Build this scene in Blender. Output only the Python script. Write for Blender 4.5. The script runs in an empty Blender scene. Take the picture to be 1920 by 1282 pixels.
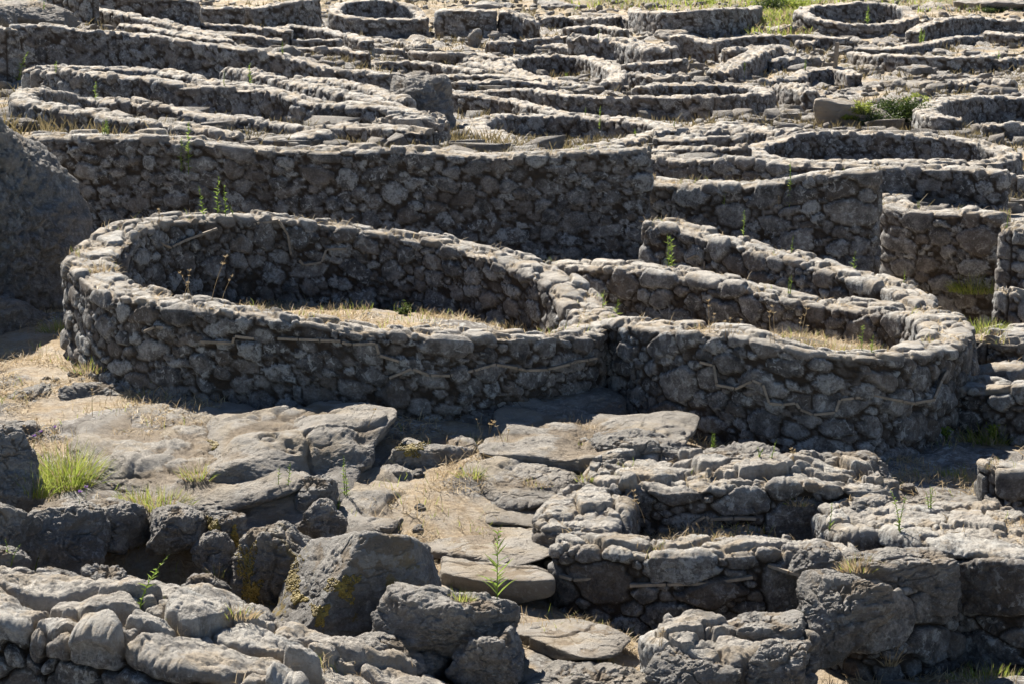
import bpy, bmesh, math, random
import numpy as np
from mathutils import Vector, Matrix

scene = bpy.context.scene
COL = scene.collection
RNG = np.random.default_rng(11)
random.seed(5)

# ------------------------------------------------------------------ camera, sky, sun, exposure
F = 1920 * 100.0 / 36.0                       # focal length in photo pixels
PITCH = math.radians(-9.5)
CAM = np.array([0.0, 0.0, 6.6])
cam_data = bpy.data.cameras.new("camera")
cam_data.lens = 100.0
cam_data.sensor_width = 36.0
cam_data.clip_start = 0.5
cam_data.clip_end = 2000.0
cam_data.dof.use_dof = True
cam_data.dof.focus_distance = 27.0
cam_data.dof.aperture_fstop = 14.0
cam = bpy.data.objects.new("camera", cam_data)
COL.objects.link(cam)
cam.location = CAM
cam.rotation_euler = (math.pi / 2 + PITCH, 0, 0)
scene.camera = cam

SUN_EL = math.radians(45.0)
SUN_AZ = math.radians(-28.0)                  # measured from +Y (view direction), negative = to the left
sun_dir = Vector((math.sin(SUN_AZ) * math.cos(SUN_EL), math.cos(SUN_AZ) * math.cos(SUN_EL), math.sin(SUN_EL)))
sun_data = bpy.data.lights.new("sun", 'SUN')
sun_data.energy = 5.0
sun_data.angle = math.radians(0.5)
sun_data.color = (1.0, 0.94, 0.85)
sun = bpy.data.objects.new("sun", sun_data)
COL.objects.link(sun)
sun.rotation_euler = sun_dir.to_track_quat('Z', 'Y').to_euler()

world = bpy.data.worlds.new("World")
scene.world = world
world.use_nodes = True
wn = world.node_tree
bg = wn.nodes["Background"]
sky = wn.nodes.new("ShaderNodeTexSky")
sky.sky_type = 'NISHITA'
sky.sun_disc = False
sky.altitude = 2000.0
sky.air_density = 0.8
sky.ozone_density = 2.5
sky.dust_density = 0.4
sky.sun_elevation = SUN_EL
sky.sun_rotation = SUN_AZ
wn.links.new(sky.outputs[0], bg.inputs[0])
bg.inputs[1].default_value = 0.05
scene.view_settings.view_transform = 'Standard'
scene.view_settings.look = 'None'
scene.view_settings.exposure = 1.5
scene.view_settings.gamma = 1.0
scene.cycles.max_bounces = 6
scene.cycles.diffuse_bounces = 3

# ------------------------------------------------------------------ helpers
CP, SP = math.cos(PITCH), math.sin(PITCH)


def W(x, y, d):
    """world point at distance d (along +Y) seen at photo pixel x, y"""
    u, v = (x - 960.0) / F, (641.0 - y) / F
    dx, dy, dz = u, CP - v * SP, SP + v * CP
    k = d / dy
    return np.array([CAM[0] + k * dx, CAM[1] + k * dy, CAM[2] + k * dz])


def ray(x, y):
    u, v = (x - 960.0) / F, (641.0 - y) / F
    return Vector((u, CP - v * SP, SP + v * CP)).normalized()


DY = np.array([-60, 0, 40, 75, 100, 120, 150, 180, 220, 270, 300, 390, 480, 600, 700, 770, 850, 950, 1100, 1230, 1300], float)
DD = np.array([175, 150, 134, 120, 110, 102, 92, 82, 72, 62, 58, 46.5, 36, 31.5, 28, 26, 24.3, 23, 21.3, 20, 19.3], float)

for _d in (17.5, 15.0, 12.0, 9.0):            # level ground under the camera's side of the frame
    _q = (.55 - CAM[2]) / _d
    DY = np.append(DY, 641.0 - F * (_q * CP - SP) / (CP + _q * SP))
    DD = np.append(DD, _d)


def dfun(x, y):
    return float(np.interp(y + 0.065 * max(0.0, 960 - x), DY, DD))


_perm = np.random.default_rng(3).permutation(512).astype(np.int64)
_perm = np.concatenate([_perm, _perm])
_grad = np.random.default_rng(4).normal(size=(512, 3))
_grad = (_grad / np.linalg.norm(_grad, axis=1)[:, None]).astype(np.float32)


def gnoise(P):
    """gradient noise, about -0.6..0.6"""
    P = np.asarray(P, dtype=np.float32)
    I = np.floor(P).astype(np.int64)
    Fr = (P - I).astype(np.float32)
    Wt = Fr * Fr * Fr * (Fr * (Fr * 6 - 15) + 10)
    I &= 511
    out = np.zeros(len(P), np.float32)
    for a in (0, 1):
        wa = Wt[:, 0] if a else 1 - Wt[:, 0]
        pa = _perm[(I[:, 0] + a) & 511]
        for b in (0, 1):
            wb = wa * (Wt[:, 1] if b else 1 - Wt[:, 1])
            pb = _perm[(pa + I[:, 1] + b) & 511]
            for c in (0, 1):
                wc = wb * (Wt[:, 2] if c else 1 - Wt[:, 2])
                g = _grad[_perm[(pb + I[:, 2] + c) & 511]]
                out += wc * (g[:, 0] * (Fr[:, 0] - a) + g[:, 1] * (Fr[:, 1] - b) + g[:, 2] * (Fr[:, 2] - c))
    return out


def fbm(P, scale, octaves=3, gain=0.5, off=0.0):
    P = np.asarray(P, dtype=np.float32) * scale + off
    out = np.zeros(len(P), np.float32)
    a = 1.0
    for o in range(octaves):
        out += a * gnoise(P + 17.3 * o)
        P = P * 2.03
        a *= gain
    return out


def tag(o, label=None, cat=None, group=None, kind=None):
    if label: o["label"] = label
    if cat: o["category"] = cat
    if group: o["group"] = group
    if kind or cat: o["kind"] = kind or 'thing'
    return o


def link(name, me, mat, parent=None, loc=None):
    o = bpy.data.objects.new(name, me)
    COL.objects.link(o)
    if mat is not None:
        me.materials.append(mat)
    if parent is not None:
        o.parent = parent
        if parent.type != 'EMPTY' or True:
            o.matrix_parent_inverse = Matrix.Translation(-Vector(parent.location))
    if loc is not None:
        o.location = loc
    return o


def np_mesh(name, verts, faces, attrs=None, smooth=True):
    """verts (n,3); faces (m,k) with k = 3 or 4"""
    me = bpy.data.meshes.new(name)
    n, (m, k) = len(verts), faces.shape
    me.vertices.add(n)
    me.vertices.foreach_set("co", np.ascontiguousarray(verts, dtype=np.float32).ravel())
    me.loops.add(m * k)
    me.loops.foreach_set("vertex_index", np.ascontiguousarray(faces, dtype=np.int32).ravel())
    me.polygons.add(m)
    me.polygons.foreach_set("loop_start", np.arange(0, m * k, k, dtype=np.int32))
    me.polygons.foreach_set("loop_total", np.full(m, k, dtype=np.int32))
    if smooth:
        me.polygons.foreach_set("use_smooth", np.ones(m, dtype=bool))
    for an, av in (attrs or {}).items():
        at = me.attributes.new(an, 'FLOAT', 'POINT')
        at.data.foreach_set("value", np.ascontiguousarray(av, dtype=np.float32))
    me.update(calc_edges=True)
    me.validate()
    return me


def sub_mesh(name, V, Fc, attrs, keep):
    f = Fc[keep]
    used = np.unique(f)
    remap = np.full(len(V), -1, np.int64)
    remap[used] = np.arange(len(used))
    return np_mesh(name, V[used], remap[f], {a: v[used] for a, v in attrs.items()})


# ------------------------------------------------------------------ materials
class NT:
    def __init__(self, name):
        self.m = bpy.data.materials.new(name)
        self.m.use_nodes = True
        self.t = self.m.node_tree
        self.b = self.t.nodes["Principled BSDF"]
        self.pos = self.t.nodes.new("ShaderNodeNewGeometry").outputs["Position"]

    def n(self, kind, **kw):
        nd = self.t.nodes.new(kind)
        for k, v in kw.items():
            setattr(nd, k, v)
        return nd

    def set(self, sock, v):
        if isinstance(v, bpy.types.NodeSocket):
            self.t.links.new(v, sock)
        else:
            sock.default_value = v

    def noise(self, scale, detail=4, rough=0.55, vec=None, dist=0.0):
        nd = self.n("ShaderNodeTexNoise")
        self.set(nd.inputs["Vector"], vec or self.pos)
        nd.inputs["Scale"].default_value = scale
        nd.inputs["Detail"].default_value = detail
        nd.inputs["Roughness"].default_value = rough
        nd.inputs["Distortion"].default_value = dist
        return nd.outputs[0]

    def scalevec(self, v3):
        nd = self.n("ShaderNodeVectorMath", operation='MULTIPLY')
        self.set(nd.inputs[0], self.pos)
        nd.inputs[1].default_value = v3
        return nd.outputs[0]

    def attr(self, name):
        nd = self.n("ShaderNodeAttribute")
        nd.attribute_name = name
        return nd.outputs["Fac"]

    def math(self, op, a, b=0.0, c=None):
        nd = self.n("ShaderNodeMath", operation=op)
        self.set(nd.inputs[0], a)
        self.set(nd.inputs[1], b)
        if c is not None:
            self.set(nd.inputs[2], c)
        return nd.outputs[0]

    def rng(self, v, a, b, lo=0.0, hi=1.0):
        nd = self.n("ShaderNodeMapRange", interpolation_type='SMOOTHSTEP')
        self.set(nd.inputs[0], v)
        nd.inputs[1].default_value = a
        nd.inputs[2].default_value = b
        nd.inputs[3].default_value = lo
        nd.inputs[4].default_value = hi
        return nd.outputs[0]

    def ramp(self, v, stops):
        nd = self.n("ShaderNodeValToRGB")
        self.set(nd.inputs[0], v)
        e = nd.color_ramp.elements
        while len(e) < len(stops):
            e.new(0.5)
        for el, (p, c) in zip(e, stops):
            el.position = p
            el.color = (*c, 1)
        return nd.outputs[0]

    def mix(self, f, a, b, mode='MIX'):
        nd = self.n("ShaderNodeMix", data_type='RGBA', blend_type=mode)
        self.set(nd.inputs[0], f)
        self.set(nd.inputs[6], a if isinstance(a, bpy.types.NodeSocket) else (*a, 1))
        self.set(nd.inputs[7], b if isinstance(b, bpy.types.NodeSocket) else (*b, 1))
        return nd.outputs[2]

    def bump(self, h, strength, dist, prev=None):
        nd = self.n("ShaderNodeBump")
        nd.inputs["Strength"].default_value = strength
        nd.inputs["Distance"].default_value = dist
        self.set(nd.inputs["Height"], h)
        if prev is not None:
            self.set(nd.inputs["Normal"], prev)
        return nd.outputs[0]

    def finish(self, col, rough=0.85, normal=None, spec=0.3):
        self.set(self.b.inputs["Base Color"], col if isinstance(col, bpy.types.NodeSocket) else (*col, 1))
        self.set(self.b.inputs["Roughness"], rough)
        self.b.inputs["Specular IOR Level"].default_value = spec
        if normal is not None:
            self.set(self.b.inputs["Normal"], normal)
        return self.m


def granite_colour(t, rnd, r2=None, dark=0.62):
    mott = t.rng(t.noise(6.5, 8, 0.70), 0.30, 0.70)
    big = t.rng(t.noise(0.9, 4, 0.5), 0.3, 0.7)
    fine = t.rng(t.noise(48.0, 5, 0.75), 0.28, 0.72)
    v = t.math('ADD', t.math('MULTIPLY', mott, 0.40), t.math('MULTIPLY', rnd, 0.24))
    v = t.math('ADD', v, t.math('MULTIPLY', fine, 0.26))
    v = t.math('ADD', v, t.math('MULTIPLY', big, 0.10))
    col = t.ramp(v, [(0.20, (0.052, 0.050, 0.048)), (0.42, (0.158, 0.150, 0.140)), (0.60, (0.295, 0.283, 0.265)),
                     (0.88, (0.50, 0.485, 0.455))])
    # pale crustose lichen blotches
    l1 = t.noise(13.0, 6, 0.65, dist=0.8)
    lm = t.math('MULTIPLY', t.rng(l1, 0.545, 0.585), t.rng(t.noise(1.9, 3, 0.5), 0.38, 0.54))
    col = t.mix(t.math('MULTIPLY', lm, 0.9), col, (0.54, 0.545, 0.515))
    # black lichen
    d1 = t.rng(t.noise(4.2, 7, 0.72), 0.53, 0.64)
    col = t.mix(t.math('MULTIPLY', d1, dark), col, (0.042, 0.041, 0.040))
    # single blocks that are browner, or crusted with pale lichen
    r2 = t.attr("rnd2") if r2 is None else r2
    col = t.mix(t.math('MULTIPLY', t.rng(r2, 0.40, 0.12), 0.36), col, (0.22, 0.165, 0.115))
    cr = t.math('MULTIPLY', t.rng(r2, 0.72, 0.9), t.rng(t.noise(9.0, 7, 0.72), 0.44, 0.56))
    col = t.mix(t.math('MULTIPLY', cr, 0.75), col, (0.50, 0.51, 0.49))
    # rusty earth staining
    e1 = t.rng(t.noise(2.3, 5, 0.6, dist=0.4), 0.52, 0.70)
    col = t.mix(t.math('MULTIPLY', e1, 0.26), col, (0.20, 0.135, 0.075))
    return col, fine


def mat_masonry(name, face_mortar, top_mortar):
    t = NT(name)
    rnd, gap, top = t.attr("rnd"), t.attr("gap"), t.attr("top")
    col, fine = granite_colour(t, rnd)
    soil = t.mix(top, face_mortar, top_mortar)
    soil = t.mix(t.rng(t.noise(25, 4, 0.7), 0.35, 0.7), soil, t.mix(0.25, soil, (0.11, 0.085, 0.06)))
    grain = t.rng(t.noise(36.0, 7, 0.78), 0.40, 0.60)
    col = t.mix(t.math('MULTIPLY', t.math('SUBTRACT', 1.0, grain), 0.35), col, (0.065, 0.063, 0.062))
    col = t.mix(gap, col, soil)
    # straw lying on the tops, over a pale tint that paints them sunlit
    st = t.math('MULTIPLY', t.rng(t.noise(3.1, 5, 0.65), 0.48, 0.62), top)
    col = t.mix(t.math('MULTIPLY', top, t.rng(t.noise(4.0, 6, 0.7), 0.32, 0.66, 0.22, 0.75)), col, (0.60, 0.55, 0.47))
    col = t.mix(t.math('MULTIPLY', st, 0.55), col, (0.42, 0.325, 0.21))
    nb = t.bump(t.noise(13, 8, 0.70), 0.9, 0.075)
    nb = t.bump(t.noise(55, 6, 0.78), 0.9, 0.024, nb)
    return t.finish(col, 0.86, nb)


def mat_rock(name, warm=0.0, moss=0.0):
    t = NT(name)
    rnd = t.attr("rnd")
    col, fine = granite_colour(t, rnd, None, 0.42)
    col = t.mix(0.30, col, (0.47, 0.43, 0.375))
    grain = t.rng(t.noise(34.0, 7, 0.78), 0.40, 0.60)
    col = t.mix(t.math('MULTIPLY', t.math('SUBTRACT', 1.0, grain), 0.30), col, (0.075, 0.07, 0.066))
    col = t.mix(t.math('MULTIPLY', t.rng(t.noise(21.0, 7, 0.75), 0.55, 0.64), 0.55), col, (0.60, 0.585, 0.55))
    if warm:
        col = t.mix(warm, col, (0.42, 0.36, 0.285))
    if moss:
        mm = t.rng(t.noise(2.1, 8, 0.72), 0.545, 0.60)
        col = t.mix(t.math('MULTIPLY', mm, moss), col, (0.33, 0.235, 0.05))
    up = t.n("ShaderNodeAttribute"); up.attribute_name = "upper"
    col = t.mix(t.math('MULTIPLY', up.outputs["Fac"], t.rng(t.noise(3.5, 6, 0.7), 0.32, 0.66, 0.25, 0.75)), col, (0.58, 0.535, 0.465))  # upward surfaces coloured paler, sunlight painted into the rock
    if warm:
        dust = t.math('MULTIPLY', up.outputs["Fac"], t.rng(t.noise(1.9, 7, 0.68), 0.47, 0.60))
        col = t.mix(t.math('MULTIPLY', dust, 0.7), col, (0.47, 0.38, 0.26))
    # soil and straw caught in hollows
    hol = t.rng(t.attr("hollow"), 0.35, 0.9)
    col = t.mix(t.math('MULTIPLY', hol, 0.7), col, (0.29, 0.215, 0.135))
    band = t.noise(5.0, 7, 0.65, vec=t.scalevec((1.0, 1.0, 3.2)), dist=0.5)
    nb = t.bump(band, 0.9, 0.13)
    nb = t.bump(t.noise(24, 8, 0.76), 1.0, 0.085, nb)
    nb = t.bump(t.noise(75, 5, 0.8), 1.0, 0.030, nb)
    return t.finish(col, 0.84, nb)


def mat_ground():
    t = NT("dry_ground")
    n1 = t.noise(0.35, 6, 0.6)
    n2 = t.noise(2.2, 7, 0.65, dist=0.3)
    n3 = t.noise(22, 6, 0.75)
    straw = t.ramp(n3, [(0.3, (0.20, 0.145, 0.09)), (0.5, (0.37, 0.285, 0.185)), (0.72, (0.50, 0.41, 0.285))])
    sand = t.ramp(n3, [(0.3, (0.29, 0.24, 0.18)), (0.7, (0.48, 0.415, 0.33))])
    col = t.mix(t.rng(n2, 0.42, 0.6), straw, sand)
    rockm = t.rng(t.attr("bed"), 0.45, 0.62)
    rcol, f = granite_colour(t, n2, r2=0.5)
    rcol = t.mix(0.2, rcol, (0.33, 0.27, 0.2))
    sc_ = t.attr('scrub')
    col = t.mix(t.math('MULTIPLY', sc_, t.rng(t.noise(1.3, 8, 0.75), 0.42, 0.62)), col, (0.075, 0.07, 0.035))
    col = t.mix(rockm, col, rcol)
    gr = t.attr("green")
    col = t.mix(t.math('MULTIPLY', gr, t.rng(n3, 0.3, 0.6)), col, (0.085, 0.105, 0.03))
    nb = t.bump(t.noise(9, 8, 0.7), 0.8, 0.08)
    nb = t.bump(t.noise(45, 6, 0.78), 0.8, 0.03, nb)
    return t.finish(col, 0.92, nb, 0.15)


def mat_plant(name, a, b, trans=0.35):
    t = NT(name)
    col = t.mix(t.rng(t.noise(12, 3, 0.6), 0.3, 0.7), a, b)
    t.finish(col, 0.6, None, 0.3)
    tr = t.n("ShaderNodeBsdfTranslucent")
    t.set(tr.inputs[0], col)
    mx = t.n("ShaderNodeMixShader")
    mx.inputs[0].default_value = trans
    t.t.links.new(t.b.outputs[0], mx.inputs[1])
    t.t.links.new(tr.outputs[0], mx.inputs[2])
    out = [n for n in t.t.nodes if n.type == 'OUTPUT_MATERIAL'][0]
    t.t.links.new(mx.outputs[0], out.inputs[0])
    return t.m


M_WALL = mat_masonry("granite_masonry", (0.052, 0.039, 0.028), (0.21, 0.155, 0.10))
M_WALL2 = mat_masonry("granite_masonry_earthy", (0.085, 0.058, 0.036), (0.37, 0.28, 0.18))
M_ROCK = mat_rock("granite_rock")
M_BED = mat_rock("granite_bedrock", warm=0.30)
M_SLAB = mat_rock("worn_path_stone", warm=0.55)
M_EARTH = mat_rock("earth_bank", warm=0.8)
M_MOSS = mat_rock("granite_mossy", moss=0.85)
M_GROUND = mat_ground()
M_GREEN = mat_plant("weed_green", (0.16, 0.24, 0.045), (0.27, 0.35, 0.07), 0.55)
M_GRASS = mat_plant("grass_green", (0.17, 0.24, 0.04), (0.36, 0.38, 0.08), 0.5)
M_DARKG = mat_plant("leaf_dark", (0.04, 0.07, 0.02), (0.09, 0.12, 0.03), 0.3)
M_STRAW = mat_plant("straw", (0.36, 0.26, 0.14), (0.52, 0.42, 0.26), 0.3)
M_SCRUB = mat_plant("scrub", (0.10, 0.085, 0.035), (0.30, 0.24, 0.13), 0.3)
M_MOSSY = mat_plant("moss", (0.13, 0.095, 0.025), (0.32, 0.24, 0.06), 0.1)
M_YEL = mat_plant("petal_yellow", (0.65, 0.45, 0.03), (0.7, 0.5, 0.05), 0.3)
M_PUR = mat_plant("petal_purple", (0.28, 0.16, 0.42), (0.36, 0.2, 0.5), 0.3)


def mat_strip():
    t = NT("weathered_strip")
    col = t.ramp(t.noise(14, 6, 0.7), [(0.3, (0.14, 0.115, 0.085)), (0.7, (0.33, 0.275, 0.21))])
    return t.finish(col, 0.8, t.bump(t.noise(60, 5, 0.7), 0.4, 0.01))


M_STRIP = mat_strip()

# ------------------------------------------------------------------ masonry walls
CTRL = []            # terrain control points  (X, Y, z)
STRAW_SPOTS = []     # points on wall tops where straw has gathered


def catmull(P, closed, n=40):
    P = np.asarray(P, float)
    m = len(P)
    out = []
    segs = m if closed else m - 1
    for i in range(segs):
        if closed:
            a, b, c, d = P[(i - 1) % m], P[i], P[(i + 1) % m], P[(i + 2) % m]
        else:
            b, c = P[i], P[i + 1]
            a = P[i - 1] if i else 2 * b - c
            d = P[i + 2] if i + 2 < m else 2 * c - b
        u = np.linspace(0, 1, n, endpoint=False)[:, None]
        out.append(0.5 * (2 * b + (c - a) * u + (2 * a - 5 * b + 4 * c - d) * u ** 2 + (3 * b - a - 3 * c + d) * u ** 3))
    out = np.concatenate(out)
    if not closed:
        out = np.concatenate([out, P[-1:]])
    return out


def pack_stones(ns, nt, res, S, rng, closed, tmid, flat=0.75, relief=1.0):
    """random rubble: angular stones, large ones first, fitted together on an ns x nt sheet"""
    D1 = np.full((ns, nt), 9.0, np.float32)
    D2 = np.full((ns, nt), 9.0, np.float32)
    OW = np.full((ns, nt), -1, np.int32)
    cen, par = [], []
    area = ns * nt * res * res
    gs, gt = np.meshgrid(np.arange(ns) * res, np.arange(nt) * res, indexing='ij')
    G = np.stack([gs.ravel(), gt.ravel(), np.full(gs.size, rng.uniform(0, 90))], 1)
    w1 = fbm(G, 6.0, 3, .6).reshape(ns, nt) * .026
    w2 = fbm(G, 6.0, 3, .6, 33.).reshape(ns, nt) * .026
    for c, mult, ov in ((S * 1.35, 0.5, .03), (S, 2.0, .05), (S * .74, 2.6, .07), (S * .54, 3.0, .10), (S * .38, 3.4, .14), (S * .26, 3.4, .2), (S * .18, 2.6, .2)):
        if c < 2.6 * res:
            continue
        m = int(area / (c * c) * mult) + 2
        I = rng.integers(0, ns, m)
        J = rng.integers(0, nt, m)
        RR = rng.random((m, 10))
        for q in range(m):
            i, j = int(I[q]), int(J[q])
            if D1[i, j] < 1.1:
                continue
            r = RR[q]
            a = c * .5 * (.85 + .7 * r[0])
            b = c * .5 * (flat * .75 + .4 * r[1])
            R = int(max(a, b) * 1.45 / res) + 1
            j0, j1 = max(0, j - R), min(nt, j + R + 1)
            if closed:
                ii = np.arange(i - R, i + R + 1) % ns
                uu = np.arange(-R, R + 1) * res
            else:
                i0, i1 = max(0, i - R), min(ns, i + R + 1)
                ii = np.arange(i0, i1)
                uu = (ii - i) * res
            vv = (np.arange(j0, j1) - j) * res
            rot = (r[2] - .5) * 0.6
            cr, sr = math.cos(rot), math.sin(rot)
            ix = np.ix_(ii, np.arange(j0, j1))
            U = uu[:, None] + w1[ix]
            V_ = vv[None, :] + w2[ix]
            x = (U * cr + V_ * sr) / a
            y = (-U * sr + V_ * cr) / b
            K = 5 + int(r[3] * 3)
            ang = (np.arange(K) + rng.uniform(-.36, .36, K)) / K * 2 * math.pi + r[8] * 1.2
            dk = rng.uniform(.76, 1.04, K)
            acc = np.zeros_like(x)
            for k in range(K):
                z = np.maximum((x * math.cos(ang[k]) + y * math.sin(ang[k])) / dk[k], 0)
                z2 = z * z
                z4 = z2 * z2
                acc += z4 * z4 * z2
            dd = acc ** .1
            ins = dd < 1
            cnt = ins.sum()
            if cnt < 3:
                continue
            Dp = D1[ix]
            if (ins & (Dp < 1)).sum() > ov * cnt:
                continue
            # distances in metres-like units so that small stones do not eat the large ones
            sc_ = (b / (S * .4)) ** .35
            dm = 1 + (dd - 1) * sc_
            D2[ix] = np.minimum(D2[ix], np.maximum(Dp, dm))
            up = dm < Dp
            D1[ix] = np.where(up, dm, Dp)
            OW[ix] = np.where(up, len(cen), OW[ix])
            cen.append(j)
            A = relief * min(.046, .04 * b / .12 + .012) * (.7 + .6 * r[4])
            par.append((i, j, A, (r[5] - .5) * .034 * relief, (r[7] - .5) * .16, (r[9] - .5) * .16, .5 + r[6]))
    if not cen:
        return np.zeros((ns, nt)), D1, OW, np.array(cen)
    par = np.array(par)
    g = par[np.clip(OW, 0, len(cen) - 1)]
    di = np.arange(ns)[:, None] - g[..., 0]
    if closed:
        di = (di + ns / 2) % ns - ns / 2
    dj = np.arange(nt)[None, :] - g[..., 1]
    f = np.clip(np.minimum((D2 - D1 - .085) / .22, (1.10 - D1) / .24), 0, 1)
    prof = .70 * np.sqrt(np.clip(1 - (1 - np.clip(f * 1.5, 0, 1)) ** 2.2, 0, 1)) + .30 * f
    on = np.clip(f * 5, 0, 1)
    H = g[..., 2] * prof + on * (g[..., 3] + di * res * g[..., 4] * .6 + dj * res * g[..., 5] * .6)
    H = np.where(f > 0.02, np.maximum(H, .001), -1)
    OW = np.where(f > 0.02, OW, -1)
    return H, D1, OW, np.array(cen)


def smooth2(H, closed):
    a = np.roll(H, 1, 0); b = np.roll(H, -1, 0)
    if not closed:
        a[0] = H[0]; b[-1] = H[-1]
    H = (a + b + 4 * H) / 6
    c = np.concatenate([H[:, :1], H[:, :-1]], 1)
    d = np.concatenate([H[:, 1:], H[:, -1:]], 1)
    return (c + d + 4 * H) / 6


SEED = [100]


def wall(name, label, pts, thick=.5, closed=False, group=None, S=.34, mat=None, cat="wall", rough_top=1.0,
         ctrl=True, resk=1.0, flat=.75, relief=1.0, lean=.03, rough=1.0):
    """pts: (x, y_top, y_base[, depth]) in photo pixels; the depth follows the ground where it is not given"""
    SEED[0] += 1
    crease = rough > 1
    rng = np.random.default_rng(SEED[0])
    mat = mat or M_WALL
    rows = []
    for p in pts:
        x, yt, yb = p[:3]
        d = p[3] if len(p) > 3 else dfun(x, yb)
        T = W(x, yt, d)
        B = W(x, yb, d)
        rows.append([T[0], T[1], T[2], max(T[2] - B[2], .12)])
        if ctrl:
            CTRL.append((B[0], B[1], B[2]))
    C = catmull(rows, closed)
    dmean = float(np.mean(C[:, 1]))
    if dmean > 40:
        S *= .80
        thick *= .80
    res = dmean * .00050 * resk
    seg = np.linalg.norm(np.diff(np.vstack([C, C[:1]]) if closed else C, axis=0)[:, :2], axis=1)
    s = np.concatenate([[0], np.cumsum(seg)])
    L = s[-1]
    Cs = np.vstack([C, C[:1]]) if closed else C
    w0 = thick / 2
    if closed:
        n = int(L / res)
        ss = np.arange(n) * (L / n)
        wsc = np.ones(n)
        ca, cb = np.ones(n), np.zeros(n)
    else:
        r = w0 * 1.0
        th = np.linspace(0, math.pi / 2, 200)
        e = r * (1 - np.cos(th) ** .55)
        wv = np.sin(th) ** .55
        arc = np.concatenate([[0], np.cumsum(np.hypot(np.diff(e), np.diff(wv * w0)))])
        k = max(3, int(arc[-1] / res))
        aa = np.linspace(0, arc[-1], k, endpoint=False)
        ee, ww = np.interp(aa, arc, e), np.interp(aa, arc, wv)
        na = np.interp(aa, arc, np.sin(th) ** 1.2)
        nbv = np.sqrt(np.clip(1 - na ** 2, 0, 1))
        mid = np.linspace(r, max(L - r, r + res), max(2, int((L - 2 * r) / res)))
        ss = np.concatenate([ee, mid, (L - ee)[::-1]])
        wsc = np.concatenate([np.maximum(ww, .001), np.ones(len(mid)), np.maximum(ww, .001)[::-1]])
        ca = np.concatenate([na, np.ones(len(mid)), na[::-1]])
        cb = np.concatenate([-nbv, np.zeros(len(mid)), nbv[::-1]])
        n = len(ss)
    Q = np.stack([np.interp(ss, s, Cs[:, i]) for i in range(4)], 1)
    # tangent
    eps = .04 + res
    if closed:
        A = np.stack([np.interp((ss + eps) % L, s, Cs[:, i]) for i in range(2)], 1)
        Bk = np.stack([np.interp((ss - eps) % L, s, Cs[:, i]) for i in range(2)], 1)
    else:
        A = np.stack([np.interp(np.minimum(ss + eps, L), s, Cs[:, i]) for i in range(2)], 1)
        Bk = np.stack([np.interp(np.maximum(ss - eps, 0), s, Cs[:, i]) for i in range(2)], 1)
    T = A - Bk
    T /= np.linalg.norm(T, axis=1)[:, None] + 1e-9
    N = np.stack([T[:, 1], -T[:, 0]], 1)
    # uneven top line
    pq = np.stack([Q[:, 0], Q[:, 1], np.full(n, SEED[0] * 3.1)], 1)
    Q[:, 2] += .030 * fbm(pq, .7, 3) + .02 + (rough_top - 1) * (.07 * fbm(pq, 1.1, 3) + .02)
    wvar = w0 * wsc * (1 + .22 * fbm(pq, .9, 2, off=40.))
    side = fbm(pq, .5, 2, off=80.) * .10
    Hm = float(Q[:, 3].max()) + .22
    rc = min(.045, w0 * .5)
    top_half = w0 - rc
    Ltot = top_half + rc * math.pi / 2 + Hm
    nt2 = int(Ltot / res)
    t = np.arange(-nt2, nt2 + 1) * res
    at = np.abs(t)
    sg = np.sign(t)
    lat = np.where(at < top_half, at / w0, 0.)
    zz = np.zeros_like(at)
    phi = np.clip((at - top_half) / rc, 0, math.pi / 2)
    lat = np.where(at < top_half, at, top_half + rc * np.sin(phi)) / w0
    zz = np.where(at < top_half, 0, -(rc - rc * np.cos(phi)))
    fd = np.maximum(at - top_half - rc * math.pi / 2, 0)
    zz = zz - fd
    nup = np.cos(phi)
    nside = np.sin(phi)
    Hh, D, ID, cen = pack_stones(n, len(t), res, S, rng, closed, nt2, flat, relief)
    h = np.where(ID < 0, -.011, Hh).astype(np.float32)
    h = smooth2(h, closed)
    if not closed:
        ef = np.clip(np.minimum(np.arange(n), n - 1 - np.arange(n)) / 2.0, 0, 1)[:, None]
        h = h * ef
    latm = sg[None, :] * lat[None, :] * wvar[:, None] + side[:, None] + sg[None, :] * (fd * lean)[None, :] * wsc[:, None]
    P = np.empty((n, len(t), 3))
    P[..., 0] = Q[:, 0:1] + N[:, 0:1] * latm
    P[..., 1] = Q[:, 1:2] + N[:, 1:2] * latm
    P[..., 2] = Q[:, 2:3] + zz[None, :]
    nx = sg[None, :] * nside[None, :] * N[:, 0:1] * ca[:, None] + T[:, 0:1] * cb[:, None] * nside[None, :]
    ny = sg[None, :] * nside[None, :] * N[:, 1:2] * ca[:, None] + T[:, 1:2] * cb[:, None] * nside[None, :]
    nz = np.broadcast_to(nup[None, :], nx.shape)
    Pf = P.reshape(-1, 3)
    rough = fbm(Pf, 5.0 if rough <= 1 else 7.0, 3 if rough <= 1 else 4, .58).reshape(h.shape) * .016 * rough * (ID >= 0) + fbm(Pf, .8, 2).reshape(h.shape) * .045
    if crease:
        g1 = np.abs(fbm(Pf, 4.2, 3, .55, 51.)).reshape(h.shape)
        g2 = np.abs(fbm(Pf, 11.0, 3, .55, 57.)).reshape(h.shape)
        rough = rough - (.012 * np.clip(1 - g1 / .07, 0, 1) + .007 * np.clip(1 - g2 / .10, 0, 1))
    topm = (nup[None, :] > .5) * np.ones_like(h)
    if True:
        bump2 = fbm(Pf * np.array([1, 1, .15]), 1.9, 3, .55, 7.).reshape(h.shape) * (.030 + .13 * max(0, rough_top - 1))
        P[..., 2] += bump2 * np.clip(1 - fd / .4, 0, 1)[None, :]
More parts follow.
